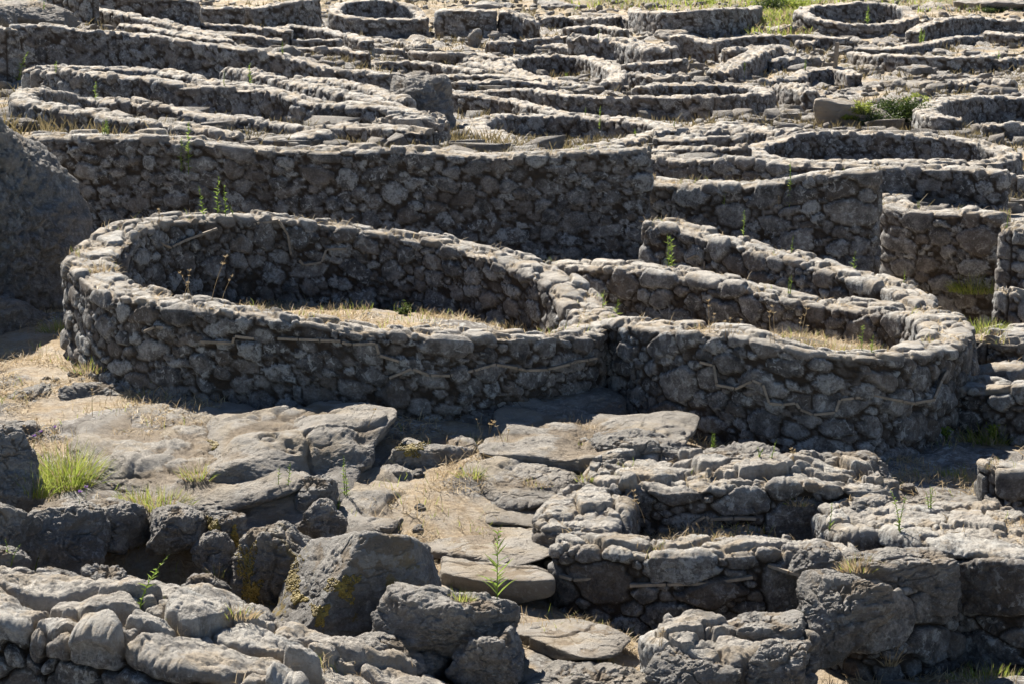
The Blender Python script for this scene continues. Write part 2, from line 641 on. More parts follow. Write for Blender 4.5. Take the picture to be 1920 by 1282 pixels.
    if len(cen):
        o2 = rng.uniform(-.030, .034, len(cen))[np.clip(ID, 0, len(cen) - 1)] * np.clip(h / .015, 0, 1)
        h = np.where((ID >= 0), h + o2 * topm * min(1.6, rough_top * (1 if dmean < 45 else 1.4)), h)
    h2 = h * (1 - (.15 if rough_top <= 1.3 else -.1) * topm) + rough * (1 if closed else ef)
    P[..., 0] += nx * h2
    P[..., 1] += ny * h2
    P[..., 2] += nz * h2
    # stone colour value
    rv = rng.random(len(cen) + 1)
    rnd = np.where(ID >= 0, rv[np.clip(ID, 0, len(cen))], .3)
    rnd2 = np.where(ID >= 0, np.random.default_rng(SEED[0]).random(len(cen) + 1)[np.clip(ID, 0, len(cen))], .3)
    gap = np.clip(1.35 - h / .016, 0, 1)
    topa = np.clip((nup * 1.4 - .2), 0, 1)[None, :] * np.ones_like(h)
    V = P.reshape(-1, 3)
    org = np.array([Q[:, 0].mean(), Q[:, 1].mean(), (Q[:, 2] - Q[:, 3]).min()])
    nt = len(t)
    gi = np.arange(n * nt).reshape(n, nt)
    if closed:
        a, b = gi, np.roll(gi, -1, 0)
    else:
        a, b = gi[:-1], gi[1:]
    Fc = np.stack([a[:, :-1], a[:, 1:], b[:, 1:], b[:, :-1]], -1).reshape(-1, 4)
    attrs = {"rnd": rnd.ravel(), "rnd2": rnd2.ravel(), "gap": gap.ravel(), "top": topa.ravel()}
    Vl = V - org
    # capping stones are a part of their own
    if len(cen):
        is_cap_stone = np.abs(cen - nt2) * res < (top_half + rc * .9)
        cap = np.where(ID >= 0, is_cap_stone[np.clip(ID, 0, len(cen) - 1)], np.abs(np.arange(nt) - nt2)[None, :] * res < top_half + rc * .8)
    else:
        cap = np.broadcast_to(np.abs(np.arange(nt) - nt2)[None, :] * res < top_half + rc, ID.shape)
    fcap = cap.ravel()[Fc[:, 0]]
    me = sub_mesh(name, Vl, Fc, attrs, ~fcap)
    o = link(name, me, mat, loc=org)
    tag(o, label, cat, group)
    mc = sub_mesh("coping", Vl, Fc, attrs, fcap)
    oc = bpy.data.objects.new("coping", mc)
    COL.objects.link(oc)
    mc.materials.append(mat)
    oc.parent = o
    # straw spots on top
    tt = np.where((gap.ravel() > .5) & (topa.ravel() > .9))[0]
    if len(tt):
        kk = rng.choice(tt, min(len(tt), int(L * thick * 60)))
        STRAW_SPOTS.append(V[kk])
    return o


def ring_pts(xc, hw, dc, far, near, hb, rk=1.0, n=20):
    """round house wall: far / near = (x, y_top) rim pixels, hb = wall height in photo pixels far, near"""
    R = hw * dc / F
    fx, fy = zip(*sorted(far))
    nx_, ny_ = zip(*sorted(near))
    out = []
    for k in range(n):
        a = 2 * math.pi * k / n
        d = dc + R * rk * math.sin(a)
        X = (xc - 960) / F * dc + R * math.cos(a)
        x = 960 + X / d * F
        yf, yn = np.interp(x, fx, fy), np.interp(x, nx_, ny_)
        y = yf if math.sin(a) > 1e-6 else yn
        if abs(math.sin(a)) < .35:
            w = .5 + .5 * math.sin(a) / .35
            y = yf * w + yn * (1 - w)
        hh = hb[0] if math.sin(a) > 0 else hb[1]
        out.append((x, y, y + hh, d))
    return out


def ground(x, y, d):
    p = W(x, y, d)
    CTRL.append(tuple(p))


def floor_at(x, y, d, R, n=7):
    """level earth floor inside a round house"""
    p = W(x, y, d)
    for i in range(n):
        for j in range(n):
            a, b = (i / (n - 1) * 2 - 1), (j / (n - 1) * 2 - 1)
            if a * a + b * b <= 1:
                CTRL.append((p[0] + a * R, p[1] + b * R, p[2]))


# ------------------------------------------------------------------ the ruins, from the front to the back
def path(xs, top, base, d=None):
    """sample a wall line at the given x from (x, y) tables"""
    tx, ty = zip(*top)
    bx, by = zip(*base)
    out = []
    for x in xs:
        p = (x, float(np.interp(x, tx, ty)), float(np.interp(x, bx, by)))
        if d:
            dx, dy = zip(*d)
            p += (float(np.interp(x, dx, dy)),)
        out.append(p)
    return out


HOUSE = "ruined round house walls"
LOWW = "low rubble walls on the slope"

# the large round house in the middle
ring_main = wall("ring_wall", "large round house wall in the middle with pale strips set in its oval face",
    ring_pts(645, 478, 28.0,
             [(165, 470), (200, 442), (260, 428), (370, 414), (450, 410), (550, 416), (640, 426), (800, 452), (900, 476), (1000, 507), (1050, 527), (1100, 564), (1130, 590)],
             [(165, 500), (200, 535), (250, 556), (310, 564), (420, 580), (500, 592), (600, 611), (700, 624), (800, 630), (900, 632), (1000, 634), (1080, 630), (1130, 605)],
             (175, 150), n=26), thick=.43, closed=True, group=HOUSE, S=.235, flat=.66)
floor_at(680, 602, 28.3, 2.05)

# the round house right of it, open on its left
ring_right = wall("ring_wall", "curved right-hand round house wall with a zigzag line of pale strips across large blocks",
    [(1130, 612, 790, 27.6), (1200, 612, 800, 26.9), (1300, 622, 815, 26.3), (1400, 632, 835, 25.9), (1500, 654, 850, 25.7), (1600, 667, 865, 25.8),
     (1690, 666, 875, 26.3), (1755, 645, 880, 27.1), (1775, 612, 840, 28.2), (1735, 594, 730, 29.2), (1640, 584, 690, 29.9), (1500, 567, 670, 30.4),
     (1400, 543, 650, 30.8), (1320, 524, 640, 31.2), (1240, 508, 630, 31.6), (1150, 502, 600, 32), (1040, 500, 590, 32.6)], thick=.45, group=HOUSE, S=.31)
floor_at(1590, 647, 28.2, 1.15, 6); ground(1400, 640, 28.6); ground(1250, 640, 29.0)
wall("ring_wall", "long curved wall rising left behind the right-hand round house and ending at its rim",
     [(1215, 424, 520, 33.8), (1260, 428, 530, 33.6), (1340, 446, 560, 33.2), (1450, 474, 590, 32.6), (1560, 508, 620, 31.9), (1650, 536, 640, 31.3), (1710, 558, 660, 30.6), (1725, 585, 680, 29.9)],
     thick=.40, group=HOUSE, S=.28)
ground(1560, 585, 31.0)

# the tall straight wall behind the two houses
wall("terrace_wall", "tall straight wall of lichen spotted rubble behind the large round house",
     [(60, 262, 445, 36.2), (200, 262, 440, 36.0), (300, 261, 440, 35.9), (420, 276, 450, 35.8), (520, 284, 460, 35.8), (640, 285, 470, 35.8), (760, 287, 478, 35.8), (914, 294, 485, 35.8), (1000, 291, 488, 35.8),
      (1090, 287, 490, 35.8), (1215, 287, 490, 35.8)], thick=.5, cat="wall", S=.225, rough_top=1.0)

# right middle
wall("terrace_wall", "tall wall with a sharp upright end beside the dark hollow",
     [(1225, 343, 450, 36.6), (1290, 349, 460, 36.2), (1360, 351, 470, 35.9), (1440, 350, 485, 35.6), (1510, 340, 500, 35.3), (1580, 330, 510, 35.1), (1645, 324, 515, 35)], thick=.45, S=.36)
wall("wall", "wall face with large flat blocks below the wide round house on the right",
     [(1225, 298, 360, 47), (1300, 304, 362, 46.5), (1390, 303, 365, 46), (1490, 311, 372, 45.6), (1590, 315, 385, 45.2), (1660, 318, 390, 45), (1790, 320, 395, 44.8), (1885, 330, 400, 44.5)], thick=.45, S=.4)
wall("wall", "low stepped wall under the large flat blocks above the dark hollow",
     [(1672, 372, 650, 38.2), (1690, 392, 660, 37.6), (1750, 402, 670, 37.3), (1830, 402, 680, 37), (1885, 404, 680, 36.8)], thick=.42, S=.32)
wall("ring_wall", "wide oval round house on the right with a broad pale rim",
     ring_pts(1650, 240, 56, [(1410, 280), (1452, 264), (1520, 255), (1589, 253), (1657, 253), (1760, 260), (1829, 267), (1890, 285)],
              [(1410, 285), (1425, 296), (1470, 306), (1560, 309), (1623, 306), (1726, 305), (1829, 307), (1870, 305), (1890, 295)], (70, 60), rk=.8, n=22), thick=.55, closed=True, group=HOUSE, S=.36)
wall("wall", "rubble bank wall running left from the wide oval round house",
     [(1225, 246, 285, 61), (1300, 242, 280, 61), (1370, 240, 275, 61), (1440, 246, 275, 60), (1490, 250, 275, 59)], thick=.9, S=.3, group=LOWW)
wall("wall", "short wall crossing toward the broad pale rim from the long terrace",
     [(1230, 264, 300, 58), (1310, 262, 300, 57.5), (1395, 260, 300, 57)], thick=.6, S=.3, group=LOWW)
wall("wall", "short straight wall tucked left of the broad pale rim",
     [(1228, 283, 312, 54.5), (1300, 281, 315, 54), (1398, 279, 315, 53.5)], thick=.5, S=.3, group=LOWW)
wall("wall", "sunlit wall end at the right edge above the dark hollow",
     [(1902, 436, 720, 34.2), (1960, 422, 720, 34.6), (2050, 410, 700, 35.4)], thick=.45, S=.24, rough_top=1.3)
wall("wall", "lower sunlit wall stump at the right edge beside the dark hollow",
     [(1888, 562, 760, 31.5), (1960, 555, 760, 31.9), (2050, 550, 760, 32.4)], thick=.5, S=.26, rough_top=1.4)
wall("wall", "block of pale stones at the right edge behind the right-hand round house",
     [(1850, 640, 700, 29), (1930, 630, 700, 29.6), (2040, 620, 700, 30)], thick=.7, S=.36)
wall("wall", "low pale wall top at the right edge joining the right-hand round house",
     [(1815, 702, 740, 28.4), (1870, 694, 750, 28.2), (1960, 690, 760, 28)], thick=.5, S=.34)
wall("wall", "dark faced wall with a flat top at the right edge above the sunlit bush",
     [(1812, 722, 820, 27.2), (1870, 728, 820, 26.9), (1960, 730, 820, 26.6), (2050, 730, 820, 26.4)], thick=.5, S=.38)
ground(1830, 720, 35.3); ground(1805, 800, 32.4); ground(1850, 800, 32.2); ground(1770, 750, 33.6); ground(1880, 770, 33.6); ground(1830, 800, 31.2); ground(1870, 800, 30.8); ground(1820, 790, 30.2); ground(1830, 835, 26.2); ground(1870, 870, 25.4)

# left middle
wall("ring_wall", "low curved wall with a sunlit rounded end at the far left above the tall wall",
     [(150, 187, 262, 50), (100, 180, 255, 49), (62, 172, 245, 47), (45, 186, 245, 45.4), (75, 199, 246, 44.6), (120, 206, 248, 44), (165, 213, 252, 43.6), (213, 220, 256, 43.2), (268, 229, 262, 42.8),
      (316, 237, 268, 42.5), (371, 244, 274, 42.2), (440, 258, 282, 41.8)], thick=.5, S=.34, group=HOUSE)
wall("wall", "long low wall with knobbly coping running right behind the sunlit rounded end",
     [(110, 186, 225, 52), (172, 191, 232, 51), (240, 194, 236, 50), (292, 202, 242, 49.5), (343, 210, 248, 49), (412, 224, 256, 48.5), (480, 230, 262, 48), (549, 240, 268, 47.5), (622, 246, 275, 46.5)],
     thick=.5, S=.34, group=LOWW)
wall("wall", "broad low wall stub on the left whose tip ends above the tall straight wall",
     [(470, 262, 285, 43), (549, 259, 285, 43.5), (597, 255, 282, 44), (625, 258, 285, 44)], thick=.6, S=.32, group=LOWW)
wall("wall", "inner wall of the long double walled enclosure on the left",
     [(64, 133, 180, 58), (103, 130, 185, 60), (165, 130, 190, 61), (281, 133, 195, 61), (343, 144, 200, 60), (412, 158, 210, 59), (480, 166, 220, 58), (535, 178, 225, 57)], thick=.55, S=.34)
wall("wall", "outer wall of the long double walled enclosure on the left with big squared stones",
     [(75, 140, 215, 56.5), (130, 139, 215, 55.5), (180, 141, 215, 55), (240, 146, 218, 54.5), (292, 151, 220, 54), (343, 163, 228, 53.5), (412, 168, 235, 53), (480, 171, 240, 52.6), (535, 178, 245, 52.2), (583, 194, 252, 51.5),
      (650, 200, 258, 51), (709, 203, 262, 50.5), (752, 215, 266, 50)], thick=.55, S=.4)
wall("wall", "low wall face in front of the heaped flat stones left of centre",
     [(625, 240, 285, 46), (680, 239, 290, 45.5), (722, 242, 292, 45), (780, 248, 295, 44.6), (815, 250, 295, 44.4)], thick=.5, S=.36, group=LOWW)
wall("rubble_wall", "broad heap of flat stones where two walls meet left of centre",
     [(730, 238, 262, 49.5), (770, 228, 262, 50), (805, 226, 262, 50), (838, 234, 262, 50)], thick=1.3, S=.32, rough_top=1.6)
wall("wall", "thick wall with a rounded sunlit end sloping down toward the heaped flat stones",
     [(432, 134, 175, 66), (470, 136, 182, 64.5), (515, 151, 195, 62), (580, 163, 208, 60), (640, 175, 220, 58), (709, 193, 232, 56), (760, 212, 244, 54), (795, 225, 255, 52)], thick=.6, S=.33)
wall("wall", "narrow wall running down to the large split bedrock boulder from the left",
     [(556, 149, 180, 70), (600, 153, 186, 69), (640, 156, 190, 68), (709, 173, 205, 65), (760, 192, 220, 62)], thick=.45, S=.3, group=LOWW)
wall("terrace_wall", "longest upper left wall descending from the left edge to the large split bedrock boulder",
     [(20, 53, 160, 74), (103, 51, 155, 74), (165, 59, 160, 74), (240, 65, 165, 74), (309, 73, 168, 73.5), (377, 84, 172, 73), (446, 92, 175, 72.5), (515, 103, 182, 72), (583, 120, 192, 71.5),
      (640, 135, 200, 71), (690, 140, 205, 70.5), (735, 145, 210, 70)], thick=.6, S=.34)
wall("wall", "squared wall end at the left edge in front of the longest upper left wall",
     [(-40, 56, 160, 71), (-10, 56, 160, 70), (8, 58, 160, 69)], thick=.8, S=.4)
ground(40, 215, 46.5); ground(20, 235, 44)

# centre middle
wall("ring_wall", "oval round house at the centre with a thick left arm and a broad right shoulder",
     [(1080, 283, 310, 57), (1114, 278, 308, 58), (1189, 263, 300, 60.5), (1250, 245, 290, 63.5), (1240, 236, 280, 66), (1160, 227, 282, 67.5), (1086, 221, 284, 68.5), (983, 221, 284, 68.5), (925, 222, 284, 67.5), (890, 234, 282, 65),
      (900, 246, 288, 62), (925, 256, 295, 59.5), (963, 267, 300, 57.5), (1010, 271, 300, 57)], thick=.62, S=.34, group=HOUSE)
wall("wall", "wall descending to the right behind the oval round house at the centre",
     [(822, 173, 222, 77), (863, 178, 225, 76), (949, 188, 228, 75), (1000, 201, 232, 73.5), (1052, 214, 238, 72), (1130, 223, 242, 71), (1200, 226, 246, 70.5)], thick=.5, S=.32)
wall("terrace_wall", "straight terrace wall right of centre with a squared right corner",
     [(885, 178, 215, 82), (932, 171, 218, 81), (1000, 171, 220, 80), (1052, 177, 225, 79), (1086, 183, 230, 78.5), (1190, 184, 232, 78), (1280, 184, 234, 77.5), (1338, 184, 235, 77)], thick=.55, S=.36)
wall("ring_wall", "round ended house wall beside the sandy hollow right of centre",
     [(1200, 168, 210, 84), (1240, 161, 208, 86), (1320, 161, 208, 87), (1383, 163, 212, 87), (1424, 168, 225, 86), (1436, 175, 232, 84), (1417, 179, 235, 82), (1370, 181, 238, 80.5), (1335, 183, 238, 80)], thick=.6, S=.34, group=HOUSE)
wall("wall", "low wall line above the straight terrace wall near its left end",
     [(818, 145, 170, 91), (880, 144, 168, 91), (942, 144, 168, 91), (1010, 151, 172, 90)], thick=.6, S=.3, group=LOWW)
wall("wall", "flat wall line just behind the descending wall at the centre",
     [(850, 159, 180, 86), (900, 155, 178, 86.5), (960, 154, 176, 87), (1040, 160, 178, 87)], thick=.7, S=.3, group=LOWW)
wall("ring_wall", "small round house with green weeds inside and a thick right side above the centre",
     [(1120, 166, 182, 90), (1069, 158, 180, 91), (1017, 151, 176, 92.5), (969, 137, 170, 95), (945, 120, 160, 99), (985, 109, 158, 102), (1052, 107, 158, 103), (1103, 110, 158, 102), (1138, 124, 162, 99), (1160, 140, 170, 95), (1140, 158, 185, 91)],
     thick=.7, S=.36, group=HOUSE)
wall("wall", "wall running right from the small round house with green weeds",
     [(1172, 124, 165, 96), (1220, 121, 165, 97), (1282, 113, 160, 98)], thick=.6, S=.36)
wall("wall", "wall line left of the small round house that dips toward it",
     [(640, 117, 142, 96), (709, 120, 145, 95), (777, 119, 145, 95), (846, 127, 150, 94), (904, 137, 158, 92)], thick=.5, S=.32, group=LOWW)
wall("wall", "thin wall slanting down along the left of the small round house",
     [(863, 121, 140, 100), (901, 123, 145, 98), (949, 135, 155, 96), (1028, 150, 168, 93)], thick=.5, S=.32, group=LOWW)
wall("wall", "low straight wall below the path bend on the left of the upper slope",
     [(640, 94, 116, 104), (700, 94, 116, 104), (757, 96, 116, 104)], thick=.5, S=.32, group=LOWW)
wall("wall", "low uneven wall below the brown standing stone",
     [(770, 100, 120, 103), (832, 102, 122, 102), (894, 103, 122, 102), (938, 110, 124, 101)], thick=.5, S=.34, group=LOWW)
wall("wall", "brown low wall to the right of the brown standing stone",
     [(915, 83, 98, 109), (980, 78, 96, 110), (1052, 70, 94, 111), (1075, 66, 94, 111)], thick=.5, S=.34, mat=M_WALL2, group=LOWW)
wall("rubble_wall", "tumbled rubble wall above the small round house",
     [(1075, 78, 108, 108), (1130, 76, 112, 107), (1180, 84, 116, 106), (1235, 100, 125, 103)], thick=1.3, S=.4, rough_top=2.2)
wall("wall", "shadowed rough wall above the tumbled rubble on the upper slope",
     [(1060, 56, 75, 118), (1120, 50, 74, 119), (1170, 58, 80, 117)], thick=.6, S=.36, mat=M_WALL2)

# far left
wall("terrace_wall", "wall with a square corner at the top left edge above a smooth outcrop",
     [(95, -14, 45, 92), (135, -14, 46, 91), (172, -14, 46, 90)], thick=.6, S=.36)
wall("terrace_wall", "tall wall along the top edge on the left",
     [(177, -3, 45, 97), (240, -3, 50, 97), (310, 0, 55, 97), (340, 1, 58, 97), (373, 6, 60, 97)], thick=.6, S=.34)
wall("wall", "lit topped wall slanting down to the right below the tall top left wall",
     [(180, 17, 45, 92), (240, 29, 55, 90), (309, 43, 68, 88), (360, 57, 78, 86), (422, 74, 92, 84)], thick=.5, S=.32, group=LOWW)
wall("wall", "second slanting wall just under the lit topped one",
     [(230, 47, 64, 86), (270, 52, 70, 85), (320, 62, 80, 84), (365, 69, 86, 83), (430, 79, 96, 82)], thick=.6, S=.32, group=LOWW)
wall("wall", "straight wall behind the rows of narrow walls on the upper left",
     [(377, 16, 48, 104), (420, 16, 48, 104), (456, 17, 48, 104)], thick=.6, S=.34)
wall("wall", "tall dark wall left of the black doorway at the top",
     [(460, 17, 50, 106), (510, 12, 50, 107), (560, 4, 50, 108), (592, -2, 50, 109)], thick=.7, S=.36)
wall("wall", "dark narrow wall below the wall that is left of the black doorway",
     [(377, 47, 70, 97), (450, 51, 72, 97), (545, 61, 78, 96)], thick=.5, S=.32, group=LOWW)
wall("wall", "short wall with a blunt left end among the narrow upper left walls",
     [(424, 67, 92, 88), (475, 70, 94, 88), (530, 78, 98, 88)], thick=.6, S=.34, group=LOWW)
wall("wall", "upper one of two level wall lines left of the curved house at the top",
     [(549, 78, 96, 96), (600, 77, 96, 96), (640, 77, 96, 96)], thick=.5, S=.32, group=LOWW)
wall("wall", "lower one of two level wall lines left of the curved house at the top",
     [(540, 93, 112, 91), (590, 93, 112, 91), (640, 94, 112, 91), (690, 102, 120, 90)], thick=.5, S=.32, group=LOWW)
wall("wall", "thin wall rising to the foot of the curved house at the top",
     [(508, 55, 74, 102), (560, 51, 72, 103), (640, 65, 82, 101), (690, 78, 92, 99)], thick=.6, S=.34, group=LOWW)
wall("ring_wall", "curved house at the top with a ragged rim right of the black doorway",
     ring_pts(708, 82, 121, [(626, 14), (650, 6), (690, 2), (730, 2), (770, 14), (790, 30)],
              [(626, 22), (640, 30), (667, 36), (700, 37), (730, 38), (770, 38), (790, 38)], (40, 42), n=16), thick=.6, closed=True, group=HOUSE, S=.42)
wall("wall", "squared sunlit block of wall at the top centre",
     [(826, 22, 70, 120), (860, 21, 72, 119), (900, 21, 72, 119), (930, 22, 72, 119)], thick=.9, S=.42)
wall("rubble_wall", "broken rubble wall falling right from the squared block at the top centre",
     [(936, 24, 72, 119), (970, 28, 72, 119), (1000, 46, 74, 118)], thick=.8, S=.4, rough_top=2)

# far right
wall("ring_wall", "curved house wall at the top right of centre under the dry grass slope",
     [(1190, 16, 50, 128), (1195, 24, 62, 124), (1240, 25, 68, 121), (1300, 22, 68, 120), (1360, 18, 64, 121), (1405, 18, 60, 124), (1418, 14, 50, 130)], thick=.6, S=.4, group=HOUSE)
wall("ring_wall", "complete small round house at the top right with an open oval rim",
     ring_pts(1605, 103, 124, [(1502, 20), (1520, 14), (1589, 9), (1657, 7), (1700, 19), (1708, 28)],
              [(1502, 26), (1520, 32), (1545, 40), (1600, 48), (1650, 48), (1690, 41), (1708, 32)], (30, 30), n=18), thick=.7, closed=True, group=HOUSE, S=.4)
wall("wall", "pale wall rising to the right edge beside the complete small round house",
     [(1708, 62, 75, 118), (1730, 50, 72, 119), (1777, 37, 66, 121), (1829, 34, 62, 123), (1875, 40, 62, 123), (1960, 40, 62, 123)], thick=.7, S=.4)
wall("wall", "upper arc of the low oval enclosure on the upper right",
     [(1602, 93, 108, 112), (1657, 94, 108, 112), (1726, 85, 102, 114), (1777, 74, 95, 117), (1836, 69, 92, 119)], thick=.6, S=.38)
wall("ring_wall", "lower arc of the low oval enclosure on the upper right above the sandy path",
     [(1598, 100, 116, 108), (1630, 106, 122, 106), (1675, 105, 130, 104), (1743, 109, 138, 103), (1795, 110, 140, 103), (1846, 107, 136, 104), (1877, 99, 128, 107)], thick=.65, S=.42)
wall("wall", "wall stub at the right edge below the pale rising wall",
     [(1850, 62, 90, 120), (1890, 66, 90, 119), (1950, 70, 92, 118)], thick=.7, S=.4)
wall("wall", "long flat wall between the upper slope houses on the right",
     [(1337, 78, 96, 115), (1417, 69, 94, 116), (1503, 69, 94, 116), (1590, 74, 96, 115)], thick=.6, S=.36)
wall("rubble_wall", "slanting rubble wall beside the dark pit on the upper right",
     [(1345, 140, 152, 99), (1390, 116, 145, 102), (1445, 92, 130, 106), (1490, 100, 130, 106)], thick=1.0, S=.42, rough_top=2)
wall("wall", "dark back wall of the pit on the upper right",
     [(1255, 70, 135, 112), (1290, 70, 138, 112), (1340, 84, 138, 111)], thick=.7, S=.4, mat=M_WALL2)
wall("wall", "curved wall stub casting a shadow on the sandy path",
     [(1420, 153, 170, 96), (1490, 149, 170, 97), (1500, 138, 168, 98), (1525, 133, 166, 99), (1572, 131, 165, 99), (1605, 142, 168, 97)], thick=.6, S=.36)
wall("rubble_wall", "collapsed stone heap left of the sandy hollow",
     [(1455, 168, 205, 90), (1490, 166, 212, 88), (1530, 178, 215, 86)], thick=1.0, S=.36, rough_top=2.2)
wall("ring_wall", "round house wall at the right edge with a curled left end beside the bushes",
     [(1800, 226, 258, 68), (1760, 224, 262, 68), (1737, 214, 258, 70), (1737, 204, 250, 72.5), (1760, 193, 250, 75), (1800, 187, 250, 77), (1850, 185, 250, 78), (1920, 185, 250, 78), (1990, 190, 250, 77)], thick=.65, S=.36, group=HOUSE)
wall("wall", "short wall at the right edge in front of the curled round house wall",
     [(1842, 237, 268, 64), (1880, 236, 268, 64), (1960, 232, 268, 64)], thick=.6, S=.38)
wall("wall", "pale wall end at the right edge beside the wide oval round house",
     [(1908, 338, 400, 50), (1960, 332, 400, 51), (2010, 330, 400, 51)], thick=.6, S=.34)

# more broken lengths of wall on the upper slope
for k, (pp, lb) in enumerate([
        ([(1000, 92, 112, 110), (1040, 90, 112, 110), (1085, 96, 114, 109)], "crumbling low wall just above the far rim of the weedy small house"),
        ([(1195, 92, 116, 108), (1240, 88, 114, 109), (1260, 96, 116, 108)], "crumbling wall piece left of the dark pit"),
        ([(1440, 118, 134, 104), (1490, 112, 132, 105), (1545, 114, 132, 105)], "crumbling wall above the curved stub on the sandy path"),
        ([(1360, 98, 116, 109), (1420, 92, 112, 110), (1470, 96, 114, 110)], "crumbling wall between the pit and the wooden post"),
        ([(1500, 84, 100, 115), (1550, 80, 98, 116), (1600, 84, 100, 115)], "crumbling wall just left of the oval enclosure's upper arc"),
        ([(1010, 38, 56, 126), (1060, 34, 54, 127), (1110, 40, 58, 126)], "broken wall on the bare slope right of the squared block"),
        ([(1120, 40, 60, 124), (1160, 32, 56, 126), (1190, 36, 58, 125)], "broken wall end left of the curved house under the grass slope"),
        ([(1440, 56, 74, 122), (1490, 52, 72, 123)], "short broken wall below the grass gap at the top right"),
        ([(1790, 160, 180, 92), (1840, 154, 176, 93), (1900, 158, 178, 92)], "broken wall line low on the right of the sandy path"),
        ([(1860, 118, 136, 104), (1910, 112, 132, 105), (1960, 112, 132, 105)], "broken wall climbing out of the right edge above the sandy path"),
        ([(955, 132, 150, 96), (915, 118, 138, 99), (880, 112, 130, 100)], "crumbling wall left of the weedy small house's far rim"),
        ([(1190, 142, 166, 92), (1235, 146, 168, 91), (1285, 142, 166, 92)], "crumbling wall above the round ended house wall"),
        ([(700, 80, 96, 110), (760, 84, 98, 109), (800, 90, 104, 107)], "low broken wall in front of the curved house with a ragged rim"),
        ([(430, 104, 122, 82), (490, 112, 130, 80), (560, 126, 144, 78)], "broken wall rows below the blunt ended short wall on the upper left"),
        ([(1290, 256, 276, 60), (1350, 252, 274, 60.5), (1420, 256, 276, 60)], "heaped wall between the long terrace and the wide oval house")]):
    wall("rubble_wall", lb, pp, thick=.8, S=.34, rough_top=1.9, group="broken walls on the upper slope")

# foreground ruin on the right
room_front = wall("low_wall", "front wall of the small roofless room in the right foreground",
     [(1058, 1018, 1165, 21.9), (1150, 1026, 1175, 21.7), (1260, 1030, 1185, 21.6), (1370, 1030, 1195, 21.6), (1470, 1032, 1200, 21.7), (1590, 1040, 1205, 21.8)], thick=.5, S=.42, relief=1.2, resk=.9, rough=1.5)
wall("low_wall", "short left wall of the small roofless room beside the slab path",
     [(1072, 1000, 1120, 22.15), (1100, 955, 1060, 22.8), (1125, 925, 1020, 23.3)], thick=.62, S=.42, relief=1.2, resk=.9, rough=1.5)
room_back = wall("low_wall", "broad back wall of the small roofless room with straw across its top",
     [(1110, 895, 970, 23.8), (1200, 893, 985, 23.7), (1320, 892, 1000, 23.6), (1440, 890, 1005, 23.6), (1540, 892, 1005, 23.6), (1640, 905, 1000, 23.7)], thick=1.15, S=.40, relief=1.15, rough_top=1.35, resk=.9, rough=1.5)
wall("low_wall", "right wall of the small roofless room built of two big blocks",
     [(1590, 945, 1040, 23.0), (1620, 975, 1080, 22.6), (1650, 1010, 1110, 22.1)], thick=.7, S=.55, relief=1.15, resk=.9, rough=1.5)
wall("low_wall", "wide stone platform at the right edge with a shaded front face",
     [(1700, 955, 1040, 23.2), (1760, 975, 1110, 22.6), (1850, 1000, 1230, 22.0), (1960, 1020, 1260, 21.6), (2060, 1030, 1270, 21.4)], thick=1.35, S=.46, relief=1.15, resk=.9, rough=1.5)
wall("low_wall", "stub wall with one great squared block on its near end in the right foreground",
     [(1585, 1108, 1262, 20.6), (1640, 1096, 1255, 20.9), (1700, 1083, 1250, 21.2), (1765, 1070, 1240, 21.6)], thick=.6, S=.5, relief=1.15, resk=.9, rough=1.5)
wall("low_wall", "rubble wall end at the bottom edge right of the dry path",
     [(1255, 1232, 1330, 19.6), (1330, 1215, 1320, 19.8), (1410, 1205, 1310, 20.0), (1475, 1195, 1300, 20.2)], thick=.8, S=.45, relief=1.4, rough_top=1.6, resk=.9, rough=1.5)
wall("low_wall", "squared wall end with dark face at the right edge of the foreground",
     [(1858, 884, 990, 24.4), (1900, 882, 990, 24.5), (1960, 880, 990, 24.8), (2040, 880, 990, 25)], thick=.6, S=.36)
# foreground wall along the bottom left
wall("low_wall", "broad weathered wall top across the bottom left corner",
     [(-140, 1125, 1330, 19.9), (0, 1140, 1340, 19.6), (150, 1152, 1350, 19.5), (300, 1180, 1360, 19.3), (450, 1222, 1370, 19.1), (600, 1270, 1385, 19.0), (730, 1325, 1420, 18.9), (850, 1380, 1450, 18.7)],
     thick=1.35, S=.62, relief=1.9, rough_top=1.7, resk=.9, rough=1.5, flat=.85)

